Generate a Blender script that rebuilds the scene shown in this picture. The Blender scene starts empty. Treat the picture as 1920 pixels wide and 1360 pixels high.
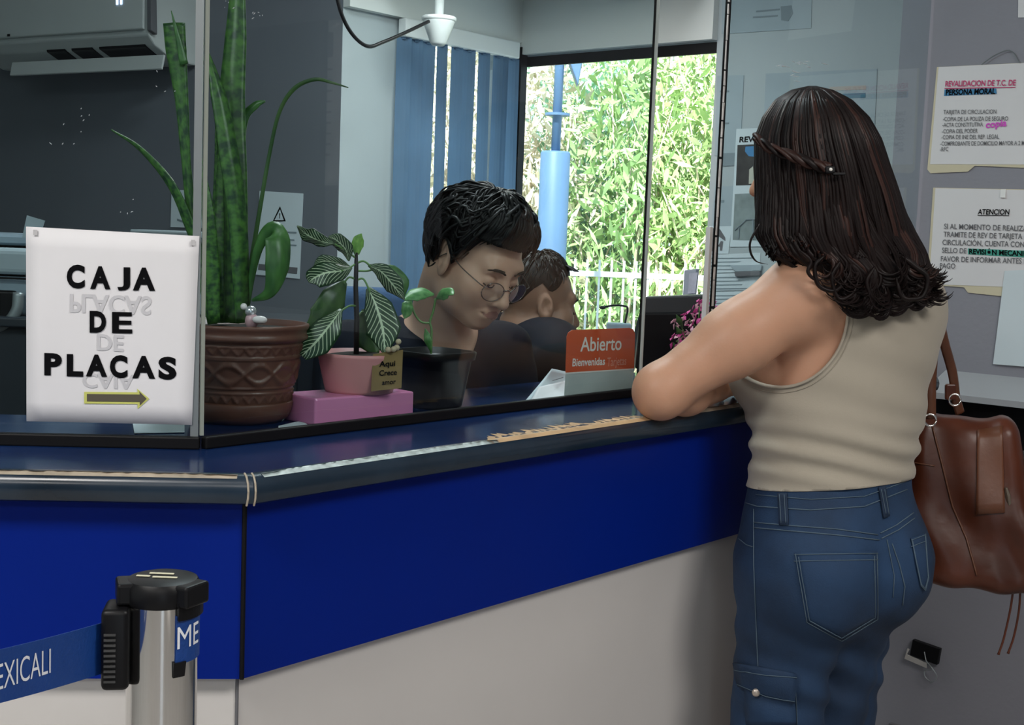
import bpy, bmesh, math, random
import numpy as np
from mathutils import Vector, Matrix, Euler
from mathutils.bvhtree import BVHTree

random.seed(7); np.random.seed(7)
SC = bpy.context.scene
COL = SC.collection
R = math.radians

# ------------------------------------------------------------------ camera
F_PX, CW, CH = 2400.0, 1920, 1360
CAM = Vector((0, 0, 1.34))
RM = Euler((R(90 - 5.66), 0, 0)).to_matrix() @ Matrix.Rotation(R(2.18), 3, 'Z')
cd = bpy.data.cameras.new('camera'); cam = bpy.data.objects.new('camera', cd); COL.objects.link(cam)
cam.matrix_world = Matrix.Translation(CAM) @ RM.to_4x4()
cd.sensor_width = 36; cd.lens = F_PX / CW * 36; cd.clip_start = 0.05; cd.clip_end = 200
SC.camera = cam

# ------------------------------------------------------------------ world, sun, room lights, exposure
SC.view_settings.view_transform = 'Standard'; SC.view_settings.look = 'None'
SC.view_settings.gamma = 1; SC.view_settings.exposure = 0.0; SC.view_settings.use_curve_mapping = False
wd = bpy.data.worlds.new('sky'); SC.world = wd; wd.use_nodes = True
bgn = wd.node_tree.nodes['Background']
bgn.inputs['Color'].default_value = (0.75, 0.88, 1.0, 1); bgn.inputs['Strength'].default_value = 2.6
sd = bpy.data.lights.new('sun', 'SUN'); sd.energy = 13.0; sd.angle = R(1.0); sd.color = (1, .97, .93)
so = bpy.data.objects.new('sun', sd); COL.objects.link(so)
so.rotation_euler = Vector((0.25, 0.8, -0.75)).to_track_quat('-Z', 'Y').to_euler()
def area(name, loc, sx, sy, power, col=(1, .97, .93), aim=(0, 0, -1)):
    l = bpy.data.lights.new(name, 'AREA'); l.shape = 'RECTANGLE'; l.size = sx; l.size_y = sy
    l.energy = power; l.color = col
    o = bpy.data.objects.new(name, l); COL.objects.link(o); o.location = loc
    o.rotation_euler = Vector(aim).to_track_quat('-Z', 'Y').to_euler()
    return o
area('ceiling_lamp', (-1.3, 0.0, 2.66), 1.2, 0.6, 46)
area('ceiling_lamp', (1.6, 0.3, 2.66), 1.2, 0.6, 50)
area('ceiling_lamp', (0.2, -2.0, 2.66), 1.2, 0.6, 26)
area('ceiling_lamp', (-1.6, -2.0, 2.66), 1.2, 0.6, 20)
area('office_lamp', (-0.25, 2.75, 2.66), 0.6, 0.3, 20, (.93, .98, 1))
area('bay_lamp', (-0.05, 3.62, 2.13), 0.4, 0.2, 7, (1, .98, .93))  # unseen fill light added to brighten the header over the bay window

def ray(px, py):
    return RM @ Vector(((px - CW / 2) / F_PX, -(py - CH / 2) / F_PX, -1))
def atY(px, py, Y):
    d = ray(px, py); return CAM + d * (Y / d.y)
def atZ(px, py, z):
    d = ray(px, py); return CAM + d * ((z - CAM.z) / d.z)
def on(px, py, p0, n):
    d = ray(px, py); n = Vector(n); return CAM + d * ((Vector(p0) - CAM).dot(n) / d.dot(n))
RMi = RM.transposed()
def proj(p):
    q = RMi @ (Vector(p) - CAM); return (CW / 2 - q.x / q.z * F_PX, CH / 2 + q.y / q.z * F_PX)
def proj_np(P):
    q = (np.asarray(P) - np.array(CAM)) @ np.array(RM)
    return CW / 2 - q[:, 0] / q[:, 2] * F_PX, CH / 2 + q[:, 1] / q[:, 2] * F_PX
VR = RM @ Vector((1, 0, 0)); VU = RM @ Vector((0, 1, 0)); VB = RM @ Vector((0, 0, 1))

# ------------------------------------------------------------------ materials
def nd(t, kind, **kw):
    n = t.nodes.new(kind)
    for k, v in kw.items(): setattr(n, k, v)
    return n
def mat(name, col, rough=.5, metal=0., var=.0, scale=8., bump=0., bscale=60., spec=.5, coat=0., sheen=0., trans=0., sss=0., stretch=None, rvar=0., detail=4):
    m = bpy.data.materials.new(name); m.use_nodes = True; t = m.node_tree
    b = t.nodes['Principled BSDF']
    b.inputs['Base Color'].default_value = (*col, 1); b.inputs['Roughness'].default_value = rough
    b.inputs['Metallic'].default_value = metal; b.inputs['Specular IOR Level'].default_value = spec
    b.inputs['Coat Weight'].default_value = coat; b.inputs['Sheen Weight'].default_value = sheen
    b.inputs['Transmission Weight'].default_value = trans
    if sss: b.inputs['Subsurface Weight'].default_value = sss; b.inputs['Subsurface Radius'].default_value = (.012, .005, .003); b.inputs['Subsurface Scale'].default_value = 1
    tc = nd(t, 'ShaderNodeTexCoord'); src = tc.outputs['Object']
    if stretch:
        mp = nd(t, 'ShaderNodeMapping'); mp.inputs['Scale'].default_value = stretch
        t.links.new(src, mp.inputs['Vector']); src = mp.outputs['Vector']
    if var:
        n = nd(t, 'ShaderNodeTexNoise'); n.inputs['Scale'].default_value = scale; n.inputs['Detail'].default_value = detail
        t.links.new(src, n.inputs['Vector'])
        r = nd(t, 'ShaderNodeMapRange'); r.inputs['From Min'].default_value = .25; r.inputs['From Max'].default_value = .75
        r.inputs['To Min'].default_value = 1 - var; r.inputs['To Max'].default_value = 1 + var
        t.links.new(n.outputs['Fac'], r.inputs['Value'])
        x = nd(t, 'ShaderNodeVectorMath', operation='SCALE'); x.inputs[0].default_value = col
        t.links.new(r.outputs['Result'], x.inputs['Scale']); t.links.new(x.outputs['Vector'], b.inputs['Base Color'])
        if rvar:
            r2 = nd(t, 'ShaderNodeMapRange'); r2.inputs['To Min'].default_value = max(0, rough - rvar); r2.inputs['To Max'].default_value = rough + rvar
            t.links.new(n.outputs['Fac'], r2.inputs['Value']); t.links.new(r2.outputs['Result'], b.inputs['Roughness'])
    if bump:
        n2 = nd(t, 'ShaderNodeTexNoise'); n2.inputs['Scale'].default_value = bscale; n2.inputs['Detail'].default_value = 3
        t.links.new(src, n2.inputs['Vector'])
        bp = nd(t, 'ShaderNodeBump'); bp.inputs['Strength'].default_value = bump; bp.inputs['Distance'].default_value = .01
        t.links.new(n2.outputs['Fac'], bp.inputs['Height']); t.links.new(bp.outputs['Normal'], b.inputs['Normal'])
    return m
def emis(name, col, st):
    m = bpy.data.materials.new(name); m.use_nodes = True; t = m.node_tree; t.nodes.clear()
    e = nd(t, 'ShaderNodeEmission'); e.inputs[0].default_value = (*col, 1); e.inputs[1].default_value = st
    o = nd(t, 'ShaderNodeOutputMaterial'); t.links.new(e.outputs[0], o.inputs[0]); return m
def glass_mat(name, tint, refl=1.0, ior=1.5):
    m = bpy.data.materials.new(name); m.use_nodes = True; t = m.node_tree; t.nodes.clear()
    tr = nd(t, 'ShaderNodeBsdfTransparent'); tr.inputs[0].default_value = (*tint, 1)
    gl = nd(t, 'ShaderNodeBsdfGlossy'); gl.inputs['Roughness'].default_value = 0.0; gl.inputs['Color'].default_value = (refl, refl, refl, 1)
    fr = nd(t, 'ShaderNodeFresnel'); ge = nd(t, 'ShaderNodeNewGeometry'); mr = nd(t, 'ShaderNodeMapRange')
    mr.inputs['To Min'].default_value = ior; mr.inputs['To Max'].default_value = 1 / ior     # same reflection on both faces of the sheet
    t.links.new(ge.outputs['Backfacing'], mr.inputs['Value']); t.links.new(mr.outputs['Result'], fr.inputs[0])
    mx = nd(t, 'ShaderNodeMixShader'); o = nd(t, 'ShaderNodeOutputMaterial')
    t.links.new(fr.outputs[0], mx.inputs[0]); t.links.new(tr.outputs[0], mx.inputs[1]); t.links.new(gl.outputs[0], mx.inputs[2]); t.links.new(mx.outputs[0], o.inputs[0])
    return m

# ------------------------------------------------------------------ object helpers
def tag(o, label=None, cat=None, group=None, kind=None):
    if label: o['label'] = label
    if cat: o['category'] = cat
    if group: o['group'] = group
    if kind: o['kind'] = kind
    return o
def empty(name, loc, label, cat, group=None):
    o = bpy.data.objects.new(name, None); COL.objects.link(o); o.location = loc; o.empty_display_size = .05
    bpy.context.view_layer.update()
    return tag(o, label, cat, group)
def link(name, me, m, parent=None, smooth=False):
    o = bpy.data.objects.new(name, me); COL.objects.link(o)
    for mm in (m if isinstance(m, (list, tuple)) else [m]): me.materials.append(mm)
    if smooth: me.polygons.foreach_set('use_smooth', [True] * len(me.polygons))
    if parent:
        o.parent = parent; o.matrix_parent_inverse = parent.matrix_world.inverted()
    return o
class MB:
    """collects shapes given in world coordinates, builds ONE mesh object"""
    def __init__(s): s.bm = bmesh.new()
    def box(s, c, size, ax=None, bev=0):
        c = Vector(c); X, Y, Z = ax or (Vector((1, 0, 0)), Vector((0, 1, 0)), Vector((0, 0, 1)))
        b = bmesh.new(); vs = []
        for i in (-.5, .5):
            for j in (-.5, .5):
                for k in (-.5, .5):
                    vs.append(b.verts.new(c + X * (i * size[0]) + Y * (j * size[1]) + Z * (k * size[2])))
        for f in ((0, 1, 3, 2), (4, 6, 7, 5), (0, 4, 5, 1), (2, 3, 7, 6), (0, 2, 6, 4), (1, 5, 7, 3)): b.faces.new([vs[i] for i in f])
        bmesh.ops.recalc_face_normals(b, faces=b.faces[:])
        if bev: bmesh.ops.bevel(b, geom=b.edges[:], offset=bev, segments=3, profile=.5, affect='EDGES')
        s._merge(b); return s
    def _merge(s, b):
        me = bpy.data.meshes.new('t'); b.to_mesh(me); b.free(); s.bm.from_mesh(me); bpy.data.meshes.remove(me)
    def prism(s, pts, ext, bev=0):
        """closed polygon of points extruded by the vector ext"""
        b = bmesh.new(); ext = Vector(ext)
        a = [b.verts.new(Vector(p)) for p in pts]; d = [b.verts.new(Vector(p) + ext) for p in pts]
        n = len(pts); b.faces.new(a); b.faces.new(d[::-1])
        for i in range(n): b.faces.new((a[i], d[i], d[(i + 1) % n], a[(i + 1) % n]))
        bmesh.ops.recalc_face_normals(b, faces=b.faces[:])
        if bev: bmesh.ops.bevel(b, geom=b.edges[:], offset=bev, segments=2, profile=.5, affect='EDGES')
        s._merge(b); return s
    def tube(s, path, rad, seg=8, flat=1.0, up=None, cap=True):
        path = [Vector(p) for p in path]; n = len(path)
        rad = list(rad) if hasattr(rad, '__len__') else [rad] * n
        b = s.bm; rings = []; prev = None
        for i, p in enumerate(path):
            t = (path[min(i + 1, n - 1)] - path[max(i - 1, 0)])
            if t.length < 1e-9: t = Vector((0, 0, 1))
            t.normalize()
            if prev is None:
                a = Vector(up) if up else (Vector((0, 0, 1)) if abs(t.z) < .9 else Vector((1, 0, 0)))
            else: a = prev
            a = (a - t * a.dot(t)).normalized() if (a - t * a.dot(t)).length > 1e-6 else t.orthogonal().normalized()
            c = t.cross(a); prev = a
            rings.append([b.verts.new(p + a * (math.cos(2 * math.pi * k / seg) * rad[i] * flat) + c * (math.sin(2 * math.pi * k / seg) * rad[i])) for k in range(seg)])
        for i in range(n - 1):
            for k in range(seg): b.faces.new((rings[i][k], rings[i][(k + 1) % seg], rings[i + 1][(k + 1) % seg], rings[i + 1][k]))
        if cap:
            b.faces.new(rings[0][::-1]); b.faces.new(rings[-1])
        return s
    def lathe(s, prof, loc, seg=48, Z=(0, 0, 1), disp=None):
        loc = Vector(loc); Z = Vector(Z).normalized(); X = Z.orthogonal().normalized(); Y = Z.cross(X); b = s.bm; rings = []
        for r, z in prof:
            if r < 1e-6: rings.append([b.verts.new(loc + Z * z)]); continue
            rg = []
            for k in range(seg):
                a = 2 * math.pi * k / seg; rr = r + (disp(a, z) if disp else 0)
                rg.append(b.verts.new(loc + X * math.cos(a) * rr + Y * math.sin(a) * rr + Z * z))
            rings.append(rg)
        for A, B in zip(rings[:-1], rings[1:]):
            for k in range(seg):
                j = (k + 1) % seg
                if len(A) == 1 and len(B) == 1: continue
                if len(A) == 1: b.faces.new((A[0], B[j], B[k]))
                elif len(B) == 1: b.faces.new((A[k], A[j], B[0]))
                else: b.faces.new((A[k], A[j], B[j], B[k]))
        return s
    def ball(s, c, r, ax=None, seg=12):
        b = bmesh.new(); bmesh.ops.create_uvsphere(b, u_segments=seg, v_segments=max(6, seg * 2 // 3), radius=1)
        r = r if hasattr(r, '__len__') else (r, r, r)
        M = Matrix([[*(v)] for v in ax]).transposed() if ax else Matrix.Identity(3)
        for v in b.verts: v.co = Vector(c) + M @ Vector((v.co.x * r[0], v.co.y * r[1], v.co.z * r[2]))
        s._merge(b); return s
    def quad(s, pts):
        s.bm.faces.new([s.bm.verts.new(Vector(p)) for p in pts]); return s
    def build(s, name, m, parent=None, smooth=False, recalc=True):
        if recalc: bmesh.ops.recalc_face_normals(s.bm, faces=s.bm.faces[:])
        me = bpy.data.meshes.new(name); s.bm.to_mesh(me); s.bm.free()
        return link(name, me, m, parent, smooth)
def auto_smooth(o, deg=35):
    me = o.data; me.polygons.foreach_set('use_smooth', [True] * len(me.polygons))
    bm = bmesh.new(); bm.from_mesh(me)
    for e in bm.edges:
        if len(e.link_faces) == 2 and e.calc_face_angle(0) > R(deg): e.smooth = False
    bm.to_mesh(me); bm.free(); return o
def catmull(pts, n=8):
    pts = [Vector(p) for p in pts]; out = []
    P = [pts[0] * 2 - pts[1]] + pts + [pts[-1] * 2 - pts[-2]]
    for i in range(1, len(P) - 2):
        for k in range(n):
            t = k / n; a, b, c, d = P[i - 1], P[i], P[i + 1], P[i + 2]
            out.append(.5 * ((2 * b) + (c - a) * t + (2 * a - 5 * b + 4 * c - d) * t * t + (3 * b - a - 3 * c + d) * t ** 3))
    out.append(pts[-1]); return out
def lerp_list(vals, t):
    x = t * (len(vals) - 1); i = min(int(x), len(vals) - 2); f = x - i
    return vals[i] * (1 - f) + vals[i + 1] * f
def text_mesh(s, bold=0.0, extrude=0.0, spacing=1.0):
    cu = bpy.data.curves.new('t', 'FONT'); cu.body = s; cu.size = 1; cu.offset = bold; cu.extrude = extrude
    cu.space_character = spacing; cu.resolution_u = 4; cu.fill_mode = 'BOTH' if extrude else 'FRONT'
    ob = bpy.data.objects.new('t', cu); COL.objects.link(ob); bpy.context.view_layer.update()
    dg = bpy.context.evaluated_depsgraph_get(); me = bpy.data.meshes.new_from_object(ob.evaluated_get(dg))
    bpy.data.objects.remove(ob); bpy.data.curves.remove(cu); return me
_h = text_mesh('H'); CAPH = max(v.co.y for v in _h.vertices); bpy.data.meshes.remove(_h)
def letters(name, chars, m, parent, p0, n, bold=.03):
    """block letters, each filling its own box: (char, x0, x1, top-left y, bottom-left y, slope)"""
    bm = bmesh.new()
    for ch, x0, x1, yt, yb, sl in chars:
        me = text_mesh(ch, bold if ch not in 'JE' else bold * .55); co = np.array([v.co[:2] for v in me.vertices]); mn, mx = co.min(0), co.max(0)
        for v in me.vertices:
            a = (v.co.x - mn[0]) / (mx[0] - mn[0]); b = (v.co.y - mn[1]) / (mx[1] - mn[1])
            px = x0 + (x1 - x0) * a; v.co = on(px, yb + (yt - yb) * b + sl * (px - x0), p0, n)
        bm.from_mesh(me); bpy.data.meshes.remove(me)
    me = bpy.data.meshes.new(name); bm.to_mesh(me); bm.free(); return link(name, me, m, parent)
def lettering(name, s, m, parent, bl, br, tl, bold=0.0, spacing=1.0, off=None, fn=None, label=None):
    """text filling the box with corners bottom-left, bottom-right, top-left"""
    me = text_mesh(s, bold, 0, spacing); bl, br, tl = Vector(bl), Vector(br), Vector(tl)
    co = np.empty(len(me.vertices) * 3); me.vertices.foreach_get('co', co); co = co.reshape(-1, 3)
    mn, mx = co.min(0), co.max(0); mn[1], mx[1] = 0.0, CAPH; sz = np.maximum(mx - mn, 1e-6)   # box runs baseline to capital height
    n = (br - bl).cross(tl - bl).normalized() * .0006
    if off is not None: n = off
    for v in me.vertices:
        a = (v.co.x - mn[0]) / sz[0]; b = (v.co.y - mn[1]) / sz[1]
        v.co = fn(a, b) if fn else bl + (br - bl) * a + (tl - bl) * b + n
    o = link(name, me, m, parent)
    if label: o['label'] = label
    return o
def sheet(pts, n, th=.0012, bend=0.0):
    """thin paper through four corners (TL,TR,BR,BL), thickness along n, small curl"""
    n = Vector(n).normalized(); tl, tr, br, bl = [Vector(p) for p in pts]; b = MB(); N = 10
    def pt(i, j):
        a, c = i / N, j / N
        p = (tl * (1 - a) + tr * a) * (1 - c) + (bl * (1 - a) + br * a) * c
        return p + n * (bend * ((2 * a - 1) ** 2 * .6 + (2 * c - 1) ** 2 * .6) + bend * .3 * math.sin(7 * a + 3 * c))
    g = [[b.bm.verts.new(pt(i, j)) for j in range(N + 1)] for i in range(N + 1)]
    g2 = [[b.bm.verts.new(pt(i, j) + n * th) for j in range(N + 1)] for i in range(N + 1)]
    for i in range(N):
        for j in range(N):
            b.bm.faces.new((g[i][j], g[i + 1][j], g[i + 1][j + 1], g[i][j + 1]))
            b.bm.faces.new((g2[i][j], g2[i][j + 1], g2[i + 1][j + 1], g2[i + 1][j]))
    for i in range(N):
        for A, B in ((g[i][0], g[i + 1][0]), (g[i][N], g[i + 1][N])):
            pass
        b.bm.faces.new((g[i][0], g2[i][0], g2[i + 1][0], g[i + 1][0])); b.bm.faces.new((g[i][N], g[i + 1][N], g2[i + 1][N], g2[i][N]))
        b.bm.faces.new((g[0][i], g[0][i + 1], g2[0][i + 1], g2[0][i])); b.bm.faces.new((g[N][i], g2[N][i], g2[N][i + 1], g[N][i + 1]))
    return b

# ------------------------------------------------------------------ smooth bodies: distance fields turned into one surface
def f_cap(a, b, ra, rb):
    a = np.array(a, np.float32); b = np.array(b, np.float32); ba = b - a; q = float(ba @ ba) + 1e-12
    def f(P):
        pa = P - a; h = np.clip(pa @ ba / q, 0, 1); return np.linalg.norm(pa - h[:, None] * ba, axis=1) - (ra + (rb - ra) * h)
    return f
def f_ell(c, r, M=None):
    c = np.array(c, np.float32); r = np.array(r, np.float32); M = None if M is None else np.array(M, np.float32)
    def f(P):
        q = P - c
        if M is not None: q = q @ M
        k0 = np.linalg.norm(q / r, axis=1); k1 = np.linalg.norm(q / (r * r), axis=1) + 1e-9
        return k0 * (k0 - 1) / k1
    return f
def f_box(c, hs, rr, M=None):
    c = np.array(c, np.float32); hs = np.array(hs, np.float32) - rr; M = None if M is None else np.array(M, np.float32)
    def f(P):
        q = P - c
        if M is not None: q = q @ M
        q = np.abs(q) - hs
        return np.linalg.norm(np.maximum(q, 0), axis=1) + np.minimum(q.max(1), 0) - rr
    return f
def smin(a, b, k):
    h = np.clip(.5 + .5 * (b - a) / k, 0, 1); return b + (a - b) * h - k * h * (1 - h)
def smax(a, b, k): return -smin(-a, -b, k)
class Body:
    def __init__(s): s.ops = []
    def add(s, f, k=.03): s.ops.append((f, k, 1)); return s
    def sub(s, f, k=.01): s.ops.append((f, k, -1)); return s
    def __call__(s, P):
        d = None
        for f, k, g in s.ops:
            v = f(P).astype(np.float32)
            d = v if d is None else (smin(d, v, k) if g > 0 else smax(d, -v, k))
        return d
def nets(F, lo, hi, h, newton=2):
    lo = np.array(lo, float); hi = np.array(hi, float); n = np.ceil((hi - lo) / h).astype(int) + 1
    ax = [lo[i] + h * np.arange(n[i]) for i in range(3)]
    V = np.empty(n, np.float32)
    B = 10; jobs = []
    ctr = [np.array([(k + min(B, n[i] - k) / 2 - .5) for k in range(0, n[i], B)]) * h + lo[i] for i in range(3)]
    g = np.stack(np.meshgrid(*ctr, indexing='ij'), -1); fc = F(g.reshape(-1, 3).astype(np.float32)).reshape(g.shape[:3])
    V[:] = np.repeat(np.repeat(np.repeat(fc, B, 0), B, 1), B, 2)[:n[0], :n[1], :n[2]]
    near = np.argwhere(np.abs(fc) < B * h * .87 * 1.5 + .004); batch = []
    def flush():
        if not batch: return
        P = np.concatenate([q for _, q in batch]); r = F(P); k = 0
        for (sl_, shp), q in batch: V[sl_] = r[k:k + len(q)].reshape(shp); k += len(q)
        batch.clear()
    for c in near:
        a = c * B; e = np.minimum(a + B, n); sl_ = tuple(slice(a[i], e[i]) for i in range(3))
        q = np.stack(np.meshgrid(*[ax[i][a[i]:e[i]] for i in range(3)], indexing='ij'), -1); batch.append(((sl_, q.shape[:3]), q.reshape(-1, 3).astype(np.float32)))
        if len(batch) >= 200: flush()
    flush()
    m = n - 1; acc = np.zeros((*m, 3), np.float32); cnt = np.zeros(m, np.int16)
    sl = lambda o: tuple(slice(o[a], o[a] + m[a]) for a in range(3))
    for a in range(3):
        b, c = [x for x in range(3) if x != a]
        for ob in (0, 1):
            for oc in (0, 1):
                o0 = [0, 0, 0]; o0[b] = ob; o0[c] = oc; o1 = list(o0); o1[a] = 1
                v0, v1 = V[sl(o0)], V[sl(o1)]; cr = (v0 < 0) != (v1 < 0)
                t = np.where(cr, v0 / np.where(cr, v0 - v1, 1), 0)
                acc[..., a] += t; acc[..., b] += np.where(cr, ob, 0); acc[..., c] += np.where(cr, oc, 0); cnt += cr
    act = cnt > 0; idx = -np.ones(m, np.int64); idx[act] = np.arange(act.sum())
    cell = np.argwhere(act); verts = lo + h * (cell + acc[act] / cnt[act][:, None])
    quads = []
    for a in range(3):
        b, c = [(1, 2), (2, 0), (0, 1)][a]
        s0 = [slice(None)] * 3; s1 = [slice(None)] * 3; s0[a] = slice(0, n[a] - 1); s1[a] = slice(1, n[a])
        v0, v1 = V[tuple(s0)], V[tuple(s1)]; cr = (v0 < 0) != (v1 < 0)
        g = np.argwhere(cr); g = g[(g[:, b] > 0) & (g[:, b] < m[b]) & (g[:, c] > 0) & (g[:, c] < m[c])]
        if not len(g): continue
        sgn = v0[tuple(g.T)] < 0
        def ci(db, dc):
            q = g.copy(); q[:, b] -= db; q[:, c] -= dc; return idx[tuple(q.T)]
        Q = np.column_stack([ci(1, 1), ci(0, 1), ci(0, 0), ci(1, 0)])
        Q[~sgn] = Q[~sgn][:, ::-1]; quads.append(Q)
    Q = np.concatenate(quads); P = verts.astype(np.float32)
    e = h * .3
    for _ in range(newton):
        f0 = F(P); G = np.stack([F(P + np.eye(3, dtype=np.float32)[i] * e) - F(P - np.eye(3, dtype=np.float32)[i] * e) for i in range(3)], -1) / (2 * e)
        g2 = (G * G).sum(1) + 1e-6; stp = np.clip(f0 / g2, -h, h); P = P - (G * stp[:, None])
    return P.astype(float), Q
def np_mesh(name, P, Q):
    me = bpy.data.meshes.new(name); me.from_pydata([tuple(p) for p in P], [], [tuple(int(i) for i in q) for q in Q]); me.update(); return me
def clip_mesh(P, Q, fv):
    """keeps the part of the surface where fv >= 0, cutting faces on the line fv = 0"""
    P = [tuple(p) for p in P]; out = []; cache = {}
    def cut(i, j):
        k = (min(i, j), max(i, j))
        if k not in cache:
            a, b = k; t = fv[a] / (fv[a] - fv[b]); pa, pb = P[a], P[b]
            cache[k] = len(P); P.append(tuple(pa[x] + (pb[x] - pa[x]) * t for x in range(3)))
        return cache[k]
    for q in Q:
        s = [fv[i] >= 0 for i in q]
        if all(s): out.append(tuple(q)); continue
        if not any(s): continue
        pol = []
        for x in range(len(q)):
            i, j = q[x], q[(x + 1) % len(q)]
            if fv[i] >= 0: pol.append(i)
            if (fv[i] >= 0) != (fv[j] >= 0): pol.append(cut(i, j))
        if len(pol) >= 3: out.append(tuple(pol))
    used = sorted({i for f in out for i in f}); mp = {u: k for k, u in enumerate(used)}
    return [P[u] for u in used], [tuple(mp[i] for i in f) for f in out]
def shell(o, th):
    """gives a clipped garment a real thickness (inwards)"""
    bm = bmesh.new(); bm.from_mesh(o.data); bmesh.ops.solidify(bm, geom=bm.faces[:], thickness=th); 
    bm.to_mesh(o.data); bm.free(); o.data.polygons.foreach_set('use_smooth', [True] * len(o.data.polygons)); return o
class Frame:
    """local axes at a place: local coordinates to world"""
    def __init__(s, o, x, y, z): s.o = Vector(o); s.x = Vector(x).normalized(); s.y = Vector(y).normalized(); s.z = Vector(z).normalized(); s.M = [[s.x[i], s.y[i], s.z[i]] for i in range(3)]
    def __call__(s, a, b, c): return s.o + s.x * a + s.y * b + s.z * c
# ------------------------------------------------------------------ materials of the place
M = {}
M['wall'] = mat('wall_grey', (.25, .25, .285), .75, var=.06, scale=3, bump=.05, bscale=90)
M['wall_in'] = mat('wall_office', (.42, .47, .49), .7, var=.05, scale=2)
M['wall_dark'] = mat('wall_dark', (.15, .165, .19), .7, var=.06, scale=2)
M['wall_rear'] = mat('wall_rear', (.10, .10, .12), .7, var=.05, scale=3)
M['wall_pale'] = mat('wall_pale', (.62, .60, .57), .7, var=.04, scale=2)
M['ceil'] = mat('ceiling_white', (.8, .8, .78), .8)
M['soffit'] = mat('soffit_white', (.74, .76, .74), .35, var=.04, scale=1.2)
M['floor'] = mat('floor_tile', (.30, .285, .27), .35, var=.12, scale=5)
M['blue'] = mat('blue_laminate', (.0006, .014, .20), .38, var=.05, scale=3, spec=.12)
M['navy'] = mat('navy_laminate', (.006, .022, .085), .16, var=.25, scale=4, spec=.6, bump=.02, bscale=20, rvar=.08)
M['edge'] = mat('edge_band', (.012, .024, .04), .22, var=.35, scale=10, spec=.6, rvar=.1)
M['worn'] = mat('worn_edge', (.42, .36, .28), .45, var=.4, scale=30)
M['pale'] = mat('pale_panel', (.60, .575, .555), .45, var=.05, scale=2.5)
M['black'] = mat('black_plastic', (.004, .004, .005), .4, spec=.25)
M['seal'] = mat('black_seal', (.004, .004, .005), .5, spec=.2)
M['alu'] = mat('grey_metal', (.27, .30, .31), .35, metal=.5)
M['white'] = mat('white_paint', (.78, .8, .8), .4)
M['paper'] = mat('paper', (.78, .77, .79), .8, var=.025, scale=9)
M['paper_blue'] = mat('paper_cool', (.62, .70, .74), .8, var=.03, scale=9)
M['paper_grey'] = mat('paper_grey', (.36, .43, .47), .8, var=.05, scale=7)
M['ink'] = mat('ink', (.004, .004, .005), .8, spec=.08)
M['ghost'] = mat('show_through', (.58, .575, .60), .8)
M['greyink'] = mat('grey_ink', (.13, .13, .14), .8)
M['dimink'] = mat('dim_ink', (.22, .27, .30), .8)
M['glass'] = glass_mat('glass', (.91, .965, .97), .46, 1.5)
M['pane'] = glass_mat('window_pane', (.95, .97, .97), .6)
M['gedge'] = mat('glass_edge', (.55, .62, .60), .15, spec=.8)

# ------------------------------------------------------------------ plan of the place
U = Vector((math.sin(R(40.5)), math.cos(R(40.5)), 0)); N = Vector((-U.y, U.x, 0)); Z = Vector((0, 0, 1))
ZT = 1.05
K = atZ(476, 894, ZT)                               # front corner of the counter
Gp = atZ(376, 841, ZT)                              # corner of the glass
LD = (K - atZ(0, 885, ZT)); LD.z = 0; LD.normalize()  # along the left counter, towards the corner
LN = Vector((-LD.y, LD.x, 0))                       # into the office
GR_END = Gp + U * 2.2
def wl(p): return Vector((p[0], p[1], 0))
A_ = wl(atY(972, 200, 4.63)); B_ = wl(on(641, 120, A_, N)); C_ = wl((-3.6, B_.y + 1.78))
H_ = A_ - N * 1.75                                   # inner right wall, glass end
G_ = wl(GR_END)
PR = G_ - N * 4.5; BK = PR - U * 6.0

def wall_piece(b, p, q, z0, z1, th, out):
    b.prism([p + Z * z0, q + Z * z0, q + Z * z1, p + Z * z1], out * th)
def wall(name, p, q, z0, z1, m, out, th=.1, hole=None):
    b = MB(); d = (q - p).normalized(); L = (q - p).length
    if hole:
        a, c, h0, h1 = hole
        if a > .001: wall_piece(b, p, p + d * a, z0, z1, th, out)
        if c < L - .001: wall_piece(b, p + d * c, q, z0, z1, th, out)
        wall_piece(b, p + d * a, p + d * c, z0, h0, th, out); wall_piece(b, p + d * a, p + d * c, h1, z1, th, out)
    else: wall_piece(b, p, q, z0, z1, th, out)
    return tag(b.build(name, m), kind='structure')
ZC = 2.7
cw = (A_ - B_).length
# curtain window: from px 735 to A
cs = (on(742, 300, B_, N) - B_).dot(U)
wall('wall_back', B_, A_, 0, ZC, M['wall_in'], N, .12, (cs, cw - .03, .75, 2.0))
tw_end = (on(1333, 300, A_, U) - A_).dot(-N)
wall('wall_right', A_, H_, 0, ZC, M['wall_in'], U, .12, (.0, tw_end, .78, 1.97))
wall('wall_stub', H_ , G_, 0, ZC, M['wall'], N, .08) if (H_ - G_).length > .02 else None
wall('wall_front', G_, PR, 0, ZC, M['wall'], U, .12)
wall('wall_left', C_, B_, 0, ZC, M['wall_dark'], Vector((.5, .866, 0)), .12)
D_ = wl((-3.6, 0)); 
wall('wall_side', BK + wl((-3.0, 0)), C_, 0, ZC, M['wall_in'], Vector((-1, 0, 0)), .12)
wall('wall_rear', PR, BK, 0, ZC, M['wall_rear'], -N, .12, (4.9, 5.8, 0, 2.2))  # unseen doorway opening, added as a bright band for the chrome to mirror
wall('wall_rear_side', BK, BK + wl((-3.0, 0)), 0, ZC, M['wall_rear'], Vector((0, -1, 0)), .12)
rim = [A_, B_, C_, BK + wl((-3.0, 0)), BK, PR, G_, H_]
tag(MB().prism([p for p in rim], Z * -.1).build('floor', M['floor']), kind='structure')
tag(MB().prism([p + Z * ZC for p in rim], Z * .1).build('ceiling', M['ceil']), kind='structure')
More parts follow.
